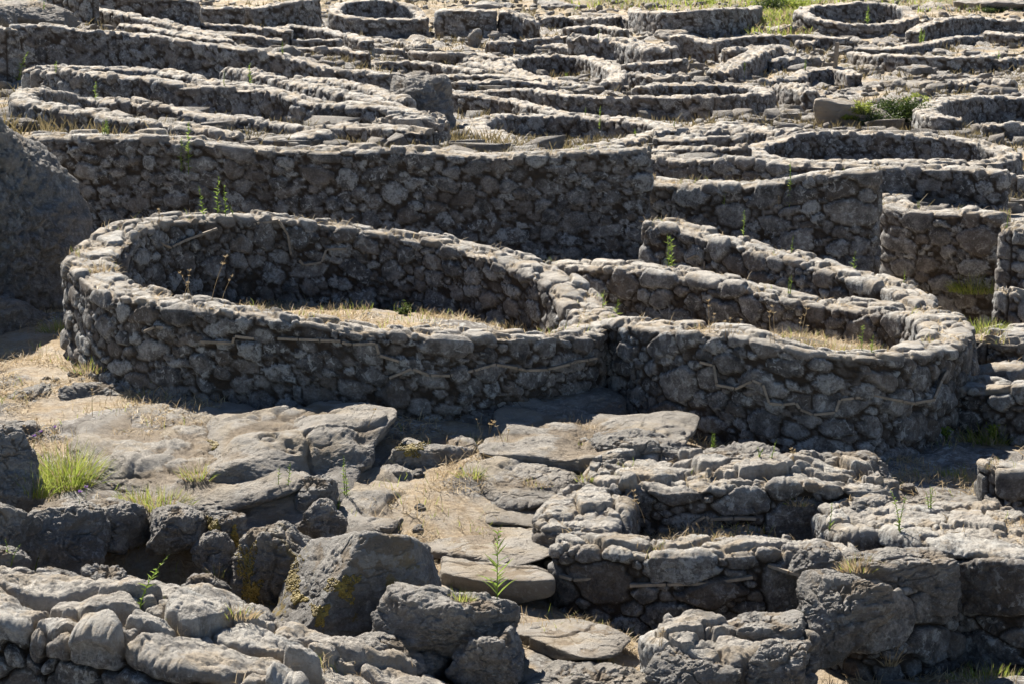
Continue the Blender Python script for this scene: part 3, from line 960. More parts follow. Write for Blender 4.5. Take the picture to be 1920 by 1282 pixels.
# open ground seen between the walls
for g in [(-150, 1400, 18.2), (0, 1420, 18.2), (150, 1430, 18.1), (300, 1440, 18.0), (450, 1450, 17.9), (600, 1460, 17.8), (750, 1470, 17.7), (60, 690, 27.2), (20, 720, 26.4), (200, 730, 26.0), (60, 800, 25), (300, 780, 25.2), (450, 840, 24.4), (620, 830, 24.6), (300, 900, 23.5), (120, 920, 23.3), (750, 860, 24.2), (900, 840, 24.5),
          (1050, 850, 24.4), (800, 930, 23.2), (930, 940, 23.1), (930, 1000, 22.5), (930, 1080, 21.6), (1000, 1120, 21.2), (880, 1140, 21.0), (1080, 1190, 20.5), (1200, 1240, 20.0), (1050, 1270, 19.6),
          (430, 1110, 21.3), (300, 1175, 21.5), (240, 1165, 21.5), (220, 1180, 21.1), (330, 1185, 21.0), (380, 1160, 21.2), (150, 1180, 21.2), (280, 1150, 21.8), (200, 1150, 21.8), (210, 925, 23.0), (330, 930, 22.9), (130, 925, 23.0), (700, 950, 23), (1350, 985, 22.6), (1250, 985, 22.6), (1450, 990, 22.6), (1750, 910, 24.8), (1800, 960, 24.0), (1690, 890, 25.2), (1400, 870, 24.8), (1500, 880, 24.7), (1180, 850, 24.5),
          (1880, 1270, 20.4), (1640, 1275, 20.0), (1100, 790, 25.4), (700, 800, 25.2), (400, 770, 25.6),
          (1650, 150, 99), (1750, 160, 97), (1850, 150, 99), (1600, 200, 84), (1680, 190, 86), (1550, 225, 74), (1480, 215, 76), (1850, 170, 92), (1100, 30, 133), (1080, 10, 142), (1000, 10, 142), (820, 60, 120), (800, 85, 110),
          (1450, 40, 130), (1470, 20, 142), (1750, 20, 140), (1880, 10, 146), (1250, 5, 150), (880, 272, 57), (60, 30, 84), (30, 15, 90), (1300, 135, 104), (1270, 172, 88), (1220, 165, 90)]:
    ground(*g)

# ------------------------------------------------------------------ ground
CT = np.array(CTRL)


def base_z(X, Y):
    y = np.interp(-Y, -DD, DY)
    v = (641.0 - y) / F
    return CAM[2] + Y * (SP + v * CP) / (CP - v * SP)


def terrain_coarse(X, Y):
    z = base_z(X, Y)
    sh = z.shape
    x, y = X.ravel(), Y.ravel()
    cz = CT[:, 2] - base_z(CT[:, 0], CT[:, 1])
    cres = cz.copy()
    out = np.zeros(len(x))
    for sig, eps in ((.10, .02), (.020, .25)):
        def ev(px, py, self_=None):
            o = np.zeros(len(px))
            for a in range(0, len(px), 20000):
                sl = slice(a, a + 20000)
                dx = (px[sl, None] - CT[None, :, 0]) / CT[None, :, 1]
                dy = (py[sl, None] - CT[None, :, 1]) / CT[None, :, 1]
                w = np.exp(-(dx * dx + dy * dy) / (2 * sig * sig))
                o[sl] = (w @ cres) / (w.sum(1) + eps)
            return o
        out += ev(x, y)
        cres = cres - ev(CT[:, 0], CT[:, 1])
    return z + out.reshape(sh)


nr, nc = 1500, 760
vv = np.exp(np.linspace(math.log(9.0), math.log(520.0), nr))
uu = np.linspace(-1, 1, nc)
uu = uu * .72 + .28 * uu ** 3
uu = np.concatenate([-np.linspace(5, 1.04, 40), uu, np.linspace(1.04, 5, 40)])
nc = len(uu)
hwid = .215 * vv + 1.5 + .0008 * vv ** 2
rsel = np.unique(np.concatenate([np.arange(0, nr, 5), [nr - 1]]))
csel = np.unique(np.concatenate([np.arange(0, nc, 5), [nc - 1]]))
Xc = uu[csel][None, :] * hwid[rsel][:, None]
Yc = np.broadcast_to(vv[rsel][:, None], Xc.shape)
Zc = terrain_coarse(Xc, Yc)
# bilinear refinement on the same parameter grid
tmp = np.stack([np.interp(np.arange(nc), csel, Zc[i]) for i in range(len(rsel))])
Zt = np.empty((nr, nc))
for j in range(nc):
    Zt[:, j] = np.interp(np.arange(nr), rsel, tmp[:, j])
Xt = uu[None, :] * hwid[:, None]
Yt = np.broadcast_to(vv[:, None], Xt.shape)
PT = np.stack([Xt, Yt, np.zeros_like(Xt)], -1).reshape(-1, 3)
n_lo = fbm(PT, .22, 3, .5)
n_mid = fbm(PT, .9, 4, .5, 9.)
n_hi = fbm(PT, 5.0, 3, .55, 31.)
bed = np.clip(.38 + 1.2 * n_mid + .5 * n_lo, 0, 1)
farm = np.clip((PT[:, 1] - 60) / 60, 0, 1)
Zt = Zt.ravel() + n_mid * (.05 + .07 * farm) + n_hi * .022 + np.clip(bed - .55, 0, 1) * (.10 + .25 * farm)
# green slope above the top houses
gx = PT[:, 0] / PT[:, 1] * F + 960
green = np.clip((PT[:, 1] - 119) / 8, 0, 1) * np.clip(1.25 - np.abs(gx - 1460) / 70, 0, 1) + np.clip((PT[:, 1] - 138) / 8, 0, 1) * np.clip((gx - 1060) / 60, 0, 1)
green = green * np.clip(.6 + 1.6 * n_lo + n_mid, 0, 1)
scrub = np.clip((PT[:, 1] - 40) / 15, 0, 1) * np.clip(.55 + 1.2 * n_mid - 1.0 * n_lo, 0, 1) * .9
far_keep = np.clip((PT[:, 1] - 125) / 15, 0, 1)
bed = bed * (1 - .7 * far_keep)
Vt = np.stack([PT[:, 0], PT[:, 1], Zt], 1)
gi = np.arange(nr * nc).reshape(nr, nc)
Ft = np.stack([gi[:-1, :-1], gi[:-1, 1:], gi[1:, 1:], gi[1:, :-1]], -1).reshape(-1, 4)
terrain = link("ground", np_mesh("ground", Vt, Ft, {"bed": bed, "green": green, "scrub": scrub}), M_GROUND)
tag(terrain, kind="structure")

Zgrid = Zt.reshape(nr, nc)


def ground_z(X, Y):
    i = (np.log(Y) - math.log(9.0)) / (math.log(520.0) - math.log(9.0)) * (nr - 1)
    i0 = np.clip(i.astype(int), 0, nr - 2)
    q = X / np.interp(Y, vv, hwid)
    j = np.interp(q, uu, np.arange(nc))
    j0 = np.clip(j.astype(int), 0, nc - 2)
    a, b = i - i0, j - j0
    return (Zgrid[i0, j0] * (1 - a) * (1 - b) + Zgrid[i0 + 1, j0] * a * (1 - b) + Zgrid[i0, j0 + 1] * (1 - a) * b + Zgrid[i0 + 1, j0 + 1] * a * b)


# ------------------------------------------------------------------ boulders and bedrock
ICO = {}
ROCKS = []


def ico(level):
    if level not in ICO:
        bm = bmesh.new()
        bmesh.ops.create_icosphere(bm, subdivisions=level, radius=1)
        v = np.array([x.co[:] for x in bm.verts])
        f = np.array([[l.index for l in fc.verts] for fc in bm.faces])
        bm.free()
        ICO[level] = (v / np.linalg.norm(v, axis=1)[:, None], f)
    return ICO[level]


def rock(name, label, x0, x1, yt, yb, d, dep=None, h=None, seed=1, planes=None, sharp=15, lump=.065, mat=None, yaw=None, level=7, bury=.3,
         group=None, cat="boulder", rough=1.0, tilt=0.0, cracks=0.025, ndir=11):
    rng = np.random.default_rng(seed * 7 + 3)
    sx = (x1 - x0) / 2 * d / F
    dep = dep or sx * 1.5
    D_ = (yb - yt) * d / F
    h = h or max(.3 * D_, D_ - .17 * dep)
    zb = W((x0 + x1) / 2, yb, d - dep / 2 * .8)[2]
    zt = zb + h
    zb -= bury * h + .05
    v, f = ico(level)
    if planes is None:
        N_ = rng.normal(size=(ndir, 3))
        N_ /= np.linalg.norm(N_, axis=1)[:, None]
        N_ = np.concatenate([N_, [[0, 0, 1], [0, 0, -1], [1, 0, 0], [-1, 0, 0], [0, -1, 0], [0, 1, 0]]])
        dk = np.concatenate([rng.uniform(.72, 1.0, ndir), np.ones(6)])
    else:
        N_ = np.array([p[:3] for p in planes], float)
        N_ /= np.linalg.norm(N_, axis=1)[:, None]
        dk = np.array([p[3] for p in planes], float)
    q = np.maximum(v @ N_.T / dk, 0)
    r = (q ** sharp).sum(1) ** (-1.0 / sharp)
    V = v * r[:, None]
    mn, mx = V.min(0), V.max(0)
    V = (V - (mn + mx) / 2) / ((mx - mn) / 2)
    sc = np.array([sx, dep / 2, (zt - zb) / 2])
    V = V * sc
    if yaw is None:
        yaw = rng.uniform(-.25, .25)
    c, s = math.cos(yaw), math.sin(yaw)
    V[:, :2] = V[:, :2] @ np.array([[c, s], [-s, c]])
    m = float(min(sc.max(), 1.2))
    nd = V / (np.linalg.norm(V / sc, axis=1)[:, None] + 1e-6) / sc
    nd /= np.linalg.norm(nd, axis=1)[:, None]
    off = seed * 5.7
    f1 = fbm(V / m, 1.3, 2, .5, off)
    f2 = fbm(V * np.array([1, 1, 2.0]), 3.2, 4, .5, off)
    f3 = fbm(V, 14., 4, .62, off)
    rid = -np.abs(fbm(V / m, 2.1, 2, .5, off + 9))
    disp = lump * m * f1 * 1.6 + .05 * rough * f2 + .014 * rough * f3 + rid * lump * m * .8
    g1 = np.abs(fbm(V * np.array([1, 1, 1.6]), 3.6, 3, .55, off + 21))
    g2 = np.abs(fbm(V * np.array([1.3, 1, 1]), 9.0, 3, .55, off + 27))
    disp -= rough * (.026 * np.clip(1 - g1 / .07, 0, 1) + .011 * np.clip(1 - g2 / .10, 0, 1))
    if cracks:
        cr = np.abs(fbm(V * np.array([1, 1, .6]), .9, 3, .5, off + 3))
        disp -= cracks * np.clip(1 - cr / .035, 0, 1)
    V = V + nd * disp[:, None]
    V[:, 2] += tilt * V[:, 1]
    hol = np.clip(.5 - 5.0 * (disp - disp.mean()) / (np.std(disp) * 5 + 1e-6), 0, 1) * np.clip(nd[:, 2] * 2 - .7, 0, 1)
    P = np.array([*(W((x0 + x1) / 2, (yt + yb) / 2, d)[:2]), (zt + zb) / 2])
    org = P - np.array([0, 0, (zt - zb) / 2])
    V = V + (P - org)
    rnd = np.full(len(V), rng.uniform(.5, .95))
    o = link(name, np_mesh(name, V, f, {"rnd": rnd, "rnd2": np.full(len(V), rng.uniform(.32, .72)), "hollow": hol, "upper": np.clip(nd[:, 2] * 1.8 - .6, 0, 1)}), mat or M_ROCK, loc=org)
    return tag(o, label, cat, group)


HERO = [(-.74, -.30, .60, .60), (.42, -.88, .12, .62), (.05, .35, .95, .72), (.95, -.1, .25, .85), (-.95, .1, .3, .95), (0, 1, .1, .8), (0, -.2, -1, .8), (.2, -.75, .65, .85)]
OUTC = [(.12, -1, -.12, .85), (.85, -.25, .50, .80), (.32, .1, .93, .86), (0, 1, 0, .9), (-1, 0, 0, 1), (.97, -.3, 0, .92), (0, 0, -1, 1)]
rock("boulder", "large upright grey boulder with yellow lichen and a dark shaded face beside the slab path", 478, 862, 972, 1215, 20.7, dep=1.15, h=.80, planes=HERO, sharp=20, lump=.03, rough=.7, mat=M_MOSS, yaw=0, seed=2)
rock("boulder", "dark angular boulder leaning in front of the large lichen covered one", 690, 990, 1118, 1235, 20.0, dep=.9, h=.42, seed=5, lump=.12, sharp=11, yaw=0)
rock("boulder", "rounded dark boulder at the bottom below the leaning angular one", 835, 985, 1185, 1290, 19.6, dep=.55, h=.36, seed=6, yaw=0)
rock("boulder", "low dark rock between the big lichen boulder and the bottom wall", 640, 860, 1170, 1290, 19.8, dep=.6, h=.34, seed=9)
rock("boulder", "upright split boulder with a mossy edge left of the large lichen boulder", 430, 588, 950, 1140, 21.6, dep=.7, h=.62, seed=12, sharp=13, mat=M_MOSS, lump=.09, yaw=0)
rock("boulder", "small pale block perched left of the mossy split boulder", 382, 462, 958, 1010, 22.2, dep=.35, h=.18, seed=13)
rock("boulder", "dark stone tucked beneath the small perched block", 365, 445, 1000, 1065, 21.9, dep=.4, h=.25, seed=14)
rock("boulder", "rough rounded rock at the foot of the mossy split boulder", 335, 430, 1062, 1125, 21.2, dep=.4, h=.2, seed=15)
rock("boulder", "flat topped grey stone in the row edging the grassy terrace, left of its darker twin", 140, 283, 937, 1012, 22.4, dep=.6, h=.25, seed=17, yaw=0)
rock("boulder", "darker stone in the row edging the grassy terrace, beside the small perched block", 272, 390, 945, 1020, 22.2, dep=.5, h=.27, seed=18, yaw=0)
rock("boulder", "big sloping dark boulder holding up the left end of the grassy terrace", 55, 205, 935, 1085, 22.0, dep=.8, h=.55, seed=19, yaw=.1)
rock("boulder", "tall shaded boulder at the left edge above the grassy terrace", -60, 78, 790, 985, 22.6, dep=.9, h=.75, seed=21, yaw=0)
rock("boulder", "broken dark rock at the left edge below the tall shaded boulder", -50, 65, 930, 1060, 21.6, dep=.7, h=.45, seed=22)
rock("boulder", "low grey rock at the left edge just behind the bottom wall", -40, 60, 1020, 1085, 20.9, dep=.5, h=.22, seed=20)
rock("boulder", "rounded pale stone sitting on the bottom left wall", 258, 382, 1097, 1165, 20.0, dep=.45, h=.2, seed=23, yaw=0)
rock("boulder", "pointed grey stone on the bottom left wall beside the fern like green weed", 140, 248, 1066, 1120, 20.4, dep=.4, h=.19, seed=24)
rock("boulder", "flat grey stone at the left end of the bottom wall", 60, 150, 1070, 1105, 20.6, dep=.4, h=.12, seed=25)
rock("boulder", "dark flat topped stone in shade at the start of the grassy path on the left", 120, 262, 705, 770, 26.0, dep=.7, h=.22, seed=26, yaw=0)
rock("boulder", "rounded grey stone left of the dark flat topped stone by the path", 14, 100, 722, 778, 25.8, dep=.5, h=.21, seed=27)
rock("boulder", "smooth grey rock at the left edge near the purple flowers", -30, 78, 772, 850, 24.6, dep=.7, h=.22, seed=28)

# bedrock
rock("rock_outcrop", "broad rounded bedrock hump in sun below the large round house", 130, 560, 748, 930, 24.1, dep=3.3, h=.22, tilt=.10, seed=31, lump=.10, mat=M_BED, level=7, sharp=5, rough=.7, cat="bedrock", yaw=.2)
rock("rock_outcrop", "long ribbed bedrock shelf running right from the broad hump", 370, 726, 764, 905, 24.2, dep=2.5, h=.30, tilt=.06, seed=32, lump=.13, rough=.55, mat=M_BED, level=7, cat="bedrock", cracks=.05, yaw=-.15)
rock("rock_outcrop", "stepped grey ledge in front of the ribbed bedrock shelf", 350, 640, 868, 975, 23.2, dep=1.6, h=.17, tilt=.12, seed=33, lump=.16, rough=.55, mat=M_BED, level=7, cat="bedrock", cracks=.05)
rock("rock_outcrop", "sloping rock apron left of the slab path", 590, 790, 870, 990, 23.2, dep=1.8, h=.14, tilt=.10, seed=34, lump=.14, rough=.55, mat=M_BED, level=6, cat="bedrock")
rock("boulder", "angular grey block on the ledge beside the mossy split boulder", 550, 640, 880, 960, 22.9, dep=.4, h=.28, seed=35)
rock("boulder", "dark squarish stone below the angular block on the ledge", 560, 650, 940, 1010, 22.3, dep=.4, h=.28, seed=36)
rock("rock_outcrop", "humped bedrock with a dark hollow above the slab path", 720, 905, 812, 900, 24.4, dep=.9, h=.27, seed=37, lump=.16, rough=.55, mat=M_BED, cat="bedrock")
rock("rock_outcrop", "smooth sloping bedrock just above the slab path", 870, 1100, 832, 925, 24.1, dep=1.9, h=.13, tilt=.10, seed=38, lump=.06, rough=.55, mat=M_BED, cat="bedrock", level=7, sharp=7)
rock("rock_outcrop", "long low bedrock ridge at the foot of the two round houses", 910, 1300, 795, 870, 24.9, dep=1.9, h=.16, tilt=.06, seed=39, lump=.10, rough=.55, mat=M_BED, cat="bedrock", level=7)
rock("rock_outcrop", "shaded bedrock foundation under the right end of the large round house", 640, 1190, 716, 830, 26.2, dep=1.5, h=.42, seed=40, lump=.06, mat=M_ROCK, cat="bedrock", level=7, sharp=7, yaw=.03)
rock("rock_outcrop", "dark bedrock under the left front of the large round house", 330, 720, 705, 810, 26.0, dep=1.0, h=.38, seed=41, lump=.08, mat=M_ROCK, cat="bedrock", level=7)
rock("boulder", "flat slab capping the rubble at the top corner of the roofless room", 1085, 1305, 803, 868, 24.6, dep=.8, h=.2, seed=42, yaw=-.1)
rock("rock_outcrop", "low dark bedrock behind the roofless room with yellow weeds on it", 1285, 1485, 836, 905, 24.6, dep=.9, h=.24, seed=43, lump=.12, cat="bedrock")
rock("boulder", "big light block standing behind the right end of the roofless room", 1535, 1672, 846, 920, 24.3, dep=.6, h=.28, seed=44, sharp=14, yaw=0)
rock("rock_outcrop", "pale flat rock in front of the big light block", 1480, 1680, 890, 945, 23.9, dep=.9, h=.16, seed=45, rough=.55, mat=M_BED, cat="bedrock")
rock("boulder", "large rounded stone with green weeds on both sides on the room's right wall", 1572, 1672, 936, 1010, 22.8, dep=.5, h=.27, seed=46, sharp=12, yaw=0)
rock("boulder", "great squared block with a dark front standing on the stub wall", 1503, 1668, 1078, 1205, 20.35, dep=.55, h=.46, seed=47, sharp=18, lump=.04, ndir=5, yaw=.12)
rock("boulder", "long flat topped block behind the great squared one on the stub wall", 1590, 1785, 1050, 1125, 21.0, dep=.55, h=.3, seed=58, sharp=18, lump=.05, ndir=4, yaw=.2)
rock("boulder", "long flat stone lying on the room's front wall near the squared block", 1470, 1600, 1020, 1072, 21.4, dep=.5, h=.17, seed=48)
rock("boulder", "flat slab with a sharp edge on the bottom rubble wall", 1333, 1508, 1150, 1225, 20.1, dep=.6, h=.2, seed=49, sharp=14, lump=.05, yaw=-.15)
rock("boulder", "rough pale stone at the bottom edge in front of the flat slab", 1215, 1400, 1190, 1300, 19.5, dep=.7, h=.24, seed=50)
rock("boulder", "rounded grey stone below the flat slab at the bottom edge", 1390, 1520, 1205, 1310, 19.5, dep=.5, h=.33, seed=51)
rock("boulder", "low light rock at the bottom edge left of the rubble wall", 980, 1230, 1250, 1300, 19.6, dep=.6, h=.12, seed=52, mat=M_BED)
rock("boulder", "stone lying flat on the wide right platform nearest its front edge", 1690, 1790, 1000, 1050, 22.3, dep=.5, h=.13, seed=53)
rock("boulder", "pale flat stone in the middle of the wide right platform", 1770, 1870, 960, 1005, 23.1, dep=.6, h=.1, seed=54)
rock("rock_outcrop", "low sandy rock behind the wide right platform", 1690, 1860, 925, 975, 24.2, dep=.9, h=.12, seed=55, rough=.55, mat=M_BED, cat="bedrock")

# slabs of the path
rock("path_slab", "uppermost grey stepping slab of the path", 826, 1036, 912, 972, 23.4, dep=1.1, h=.06, seed=61, lump=.03, rough=.35, mat=M_SLAB, cat="stone slab", sharp=14, yaw=-.1)
rock("path_slab", "widest sunlit slab in the middle of the path with grass in a hole", 780, 1050, 955, 1052, 22.5, dep=1.65, h=.06, seed=62, lump=.03, rough=.35, mat=M_SLAB, cat="stone slab", sharp=12, yaw=0)
rock("path_slab", "thick lower slab of the path with a dark undercut front edge", 822, 1044, 1038, 1118, 21.7, dep=1.05, h=.17, seed=63, lump=.04, rough=.35, mat=M_SLAB, cat="stone slab", sharp=14, yaw=0)
rock("path_slab", "diamond shaped slab set in the dry ground at the bottom of the path", 985, 1175, 1148, 1228, 20.4, dep=1.2, h=.05, seed=64, lump=.02, rough=.35, mat=M_SLAB, cat="stone slab", sharp=14, yaw=.6)

# outcrops farther off
rock("rock_outcrop", "huge shaded outcrop at the left edge below the tall straight wall", -230, 172, 200, 670, 30.4, dep=2.5, h=3.25, seed=71, lump=.08, rough=2.0, level=7, cat="bedrock", sharp=12, yaw=0, planes=OUTC)
rock("rock_outcrop", "dark rock bank at the left edge behind the grassy path", -220, 116, 480, 700, 28.9, dep=1.2, h=.98, seed=72, lump=.10, level=7, cat="bedrock", yaw=0, planes=OUTC)
rock("rock_outcrop", "large split bedrock boulder wedged among the walls left of centre", 728, 850, 138, 232, 64, dep=1.9, h=1.0, seed=73, lump=.13, rough=1.8, cat="bedrock", sharp=10)
rock("rock_outcrop", "smooth rounded outcrop in the top left corner", -60, 140, 8, 52, 84, dep=5, h=.7, seed=74, lump=.05, cat="bedrock", mat=M_BED)
rock("rock_outcrop", "dark rounded rock at the left edge of the smooth outcrop", -60, 28, 12, 52, 80, dep=2.5, h=.55, seed=75, cat="bedrock")
rock("rock_outcrop", "flat pale bedrock left of the oval round house at the centre", 815, 900, 262, 292, 55, dep=2.2, h=.22, seed=76, mat=M_BED, cat="bedrock", lump=.05)
rock("standing_stone", "brown rounded slab standing upright below the squared block at the top", 876, 904, 57, 84, 113, dep=.3, h=.62, seed=77, mat=M_MOSS, cat="standing stone", lump=.03, level=5, yaw=0)
rock("rock_outcrop", "earthy brown bank under the bushes beside the sandy hollow", 1530, 1738, 192, 262, 72, dep=2.2, h=1.0, seed=78, planes=OUTC, mat=M_EARTH, cat="bedrock", lump=.14)
for k, (a, b, c, e, dd, lb) in enumerate([
        (1690, 1750, 120, 136, 100, "long low boulder below the oval enclosure on the upper right"),
        (1655, 1710, 145, 172, 95, "jagged rock on the left of the sandy path"),
        (1700, 1770, 150, 172, 93, "dark low rock hump in the middle of the sandy path"),
        (1750, 1790, 138, 152, 98, "small rounded boulder right of the long low one"),
        (1585, 1640, 120, 135, 104, "flat stones by the wooden post"),
        (1810, 1900, 158, 178, 92, "low lumpy rock on the right of the sandy path"),
        (1860, 1930, 100, 135, 106, "dark rock slope at the right edge beyond the sandy path"),
        (1880, 1940, 140, 160, 98, "loose rocks at the right edge of the sandy ground"),
        (1450, 1500, 200, 228, 82, "first smooth boulder at the foot of the collapsed stone heap"),
        (1500, 1545, 210, 240, 78, "second smooth boulder at the foot of the collapsed stone heap"),
        (1550, 1590, 178, 195, 86, "small rock on the lit side of the sandy hollow"),
        (1340, 1362, 215, 230, 76, "small stone by the squared corner of the straight terrace wall"),
        (1010, 1090, 2, 20, 140, "grey boulder group on the bare slope along the top edge"),
        (1090, 1160, 22, 42, 130, "flat bedrock steps on the bare slope near the top"),
        (1150, 1215, 34, 54, 126, "weathered bedrock left of the curved house at the top right"),
        (870, 960, 4, 20, 140, "low bedrock above the squared block at the top"),
        (1720, 1800, 5, 22, 140, "pale bedrock step in the top right corner"),
        (1800, 1920, -8, 18, 140, "dark rock band along the top right edge"),
        (1560, 1600, 84, 98, 112, "stones heaped left of the oval enclosure"),
        (1230, 1290, 52, 78, 117, "rock pile left of the dark pit"),
]):
    rock("rock_outcrop", lb, a, b, c, e, dd, seed=90 + k, level=5, mat=M_BED if k % 3 else M_ROCK, lump=.15, cat="rock", h=(e - c) * dd / F * .75, dep=(b - a) * dd / F)

# loose stones on the open ground, nothing tells them apart
LS = []
for k in range(6):
    rng = np.random.default_rng(500 + k)
    v, f = ico(4)
    V = v * np.array([1, .8, .6]) * (1 + .5 * fbm(v, 1.2, 3, .55, k * 9.)[:, None])
    LS.append(np_mesh("loose_stone", V, f, {"rnd": np.full(len(V), rng.uniform(.4, .9)), "rnd2": np.full(len(V), .5), "hollow": np.zeros(len(V))}))
    LS[-1].materials.append(M_BED)
areas = [(60, 260, 690, 740, 26.5, 5), (740, 1030, 850, 960, 23.8, 10), (990, 1240, 1130, 1270, 20.4, 16), (200, 400, 790, 930, 24, 6), (1680, 1880, 900, 960, 24.4, 10), (620, 800, 900, 1000, 22.8, 8), (1600, 1900, 130, 190, 95, 14), (1000, 1250, 5, 60, 132, 12)]
rr = random.Random(8)
for (a, b, c, e, dd, n_) in areas:
    for k in range(n_):
        x, y = rr.uniform(a, b), rr.uniform(c, e)
        p = W(x, y, dd + (e - y) / (e - c) * dd * .02 - dd * .01)
        z = float(ground_z(np.array([p[0]]), np.array([p[1]]))[0])
        o = bpy.data.objects.new("loose_stone", LS[rr.randrange(6)])
        COL.objects.link(o)
        s_ = rr.uniform(.03, .085) * (1 if dd < 40 else 3)
        o.location = (p[0], p[1], z + s_ * .15)
        o.scale = (s_, s_, s_)
        o.rotation_euler = (0, 0, rr.uniform(0, 6.28))
        tag(o, "small loose grey stone lying on open dry ground", "loose stone", "loose stones on the dry ground")

# ------------------------------------------------------------------ ray casting onto what is built
bpy.context.view_layer.update()
DG = bpy.context.evaluated_depsgraph_get()


def hit(x, y):
    ok, loc, nor, idx, ob, mx = scene.ray_cast(DG, Vector(CAM), ray(x, y))
    return (np.array(loc), np.array(nor), ob) if ok else (W(x, y, dfun(x, y)), np.array([0, 0, 1.0]), None)


# pale strips set in the joints of the walls
def strip(parent, px, width=.023):
    ts = np.array([(Vector(hit(x, y)[0]) - Vector(CAM)).length for x, y in px])
    md = np.array([np.median(ts[max(0, i - 2):i + 3]) for i in range(len(ts))])
    ts = np.clip(ts, md - .05, md + .05)
    ts = np.convolve(np.pad(ts, 1, mode='edge'), [.25, .5, .25], 'valid')
    pts = [np.array(CAM) + np.array(ray(x, y)) * (t - .004) for (x, y), t in zip(px, ts)]
    bm = bmesh.new()
    for a, b in zip(pts[:-1], pts[1:]):
        a, b = Vector(a), Vector(b)
        if (a - b).length > .8 or (a - b).length < .02:
            continue
        t = (b - a).normalized()
        a, b = a + t * .006, b - t * .006
        out = Vector((0, -1, 0)) - t * t.dot(Vector((0, -1, 0)))
        out.normalize()
        up = t.cross(out).normalized()
        vs = []
        for e in (a, b):
            for so, su in ((-1, -1), (-1, 1), (1, 1), (1, -1)):
                vs.append(bm.verts.new(e + out * (so * .03) + up * (su * width / 2)))
        for q in ((0, 1, 2, 3), (7, 6, 5, 4), (0, 4, 5, 1), (1, 5, 6, 2), (2, 6, 7, 3), (3, 7, 4, 0)):
            bm.faces.new([vs[i] for i in q])
    bmesh.ops.recalc_face_normals(bm, faces=bm.faces)
    me = bpy.data.meshes.new("joint_strip")
    bm.to_mesh(me)
    bm.free()
    o = link("joint_strip", me, M_STRIP, parent)
    return o


strip(ring_main, [(728, 708), (772, 690), (804, 702), (842, 703), (886, 694), (928, 682), (968, 688), (986, 693), (1024, 692), (1066, 682), (1076, 676), (1100, 674), (1117, 670)])
strip(ring_main, [(640, 641), (660, 645), (705, 643), (711, 665), (750, 677)])
strip(ring_main, [(375, 640), (436, 643), (440, 630), (478, 634)])
strip(ring_main, [(520, 634), (560, 636), (600, 637), (640, 639)])
strip(ring_main, [(270, 622), (292, 612), (330, 618)])
strip(ring_main, [(247, 454), (290, 451), (320, 464), (350, 450), (408, 429)])
strip(ring_main, [(440, 428), (480, 420), (522, 413), (540, 440), (546, 478)])
strip(ring_main, [(560, 487), (570, 497), (603, 492), (612, 468), (650, 466)])
strip(ring_right, [(1312, 678), (1338, 684), (1344, 720), (1380, 727), (1412, 712), (1430, 720), (1442, 755), (1468, 757), (1492, 754), (1500, 766), (1524, 776), (1566, 772), (1574, 748), (1600, 745), (1634, 740), (1690, 750), (1712, 754), (1750, 748), (1764, 715), (1775, 695)])
strip(ring_right, [(1288, 486), (1305, 478), (1320, 490), (1320, 506)], .02)


strip(room_front, [(1050, 1078), (1075, 1085), (1120, 1083)])
strip(room_front, [(1180, 1096), (1250, 1094), (1330, 1092), (1412, 1080)])
strip(room_front, [(1440, 1058), (1480, 1072), (1530, 1082)])
strip(room_back, [(1296, 982), (1322, 966), (1330, 972), (1375, 970), (1418, 971)])

def moss_patch(x, y, rx, ry, n=620):
    """a crust of yellow moss clinging to the rock that is hit at x, y"""
    p0, n0, ob = hit(x, y)
    if ob is None or ob.parent is not None or not ob.name.startswith(("boulder", "rock_outcrop")):
        return
    v, f = ico(1)
    VV, FF, nb = [], [], 0
    rng = np.random.default_rng(int(x * 7 + y))
    for k in range(n):
        a, q = rng.random() * 6.283, rng.random() ** .6
        q *= 1 + .45 * math.sin(3 * a + x) + .25 * math.sin(7 * a)
        p, nn, o2 = hit(x + rx * q * math.cos(a), y + ry * q * math.sin(a))
        if o2 is not ob:
            continue
        s = rng.uniform(.004, .010)
        VV.append(v * s * rng.uniform(.7, 1.2, 3) + p + nn * s * .2)
        FF.append(f + nb)
        nb += len(v)
    if VV:
        o = link("moss", np_mesh("moss", np.concatenate(VV), np.concatenate(FF)), M_MOSSY, ob)


for q in [(545, 1078, 22, 34), (645, 1100, 26, 22), (600, 1150, 14, 18), (462, 1065, 16, 50), (440, 1010, 10, 18), (398, 985, 10, 16), (475, 1110, 14, 22), (560, 1120, 12, 10), (405, 832, 12, 8), (770, 840, 26, 12)]:
    moss_patch(*q)

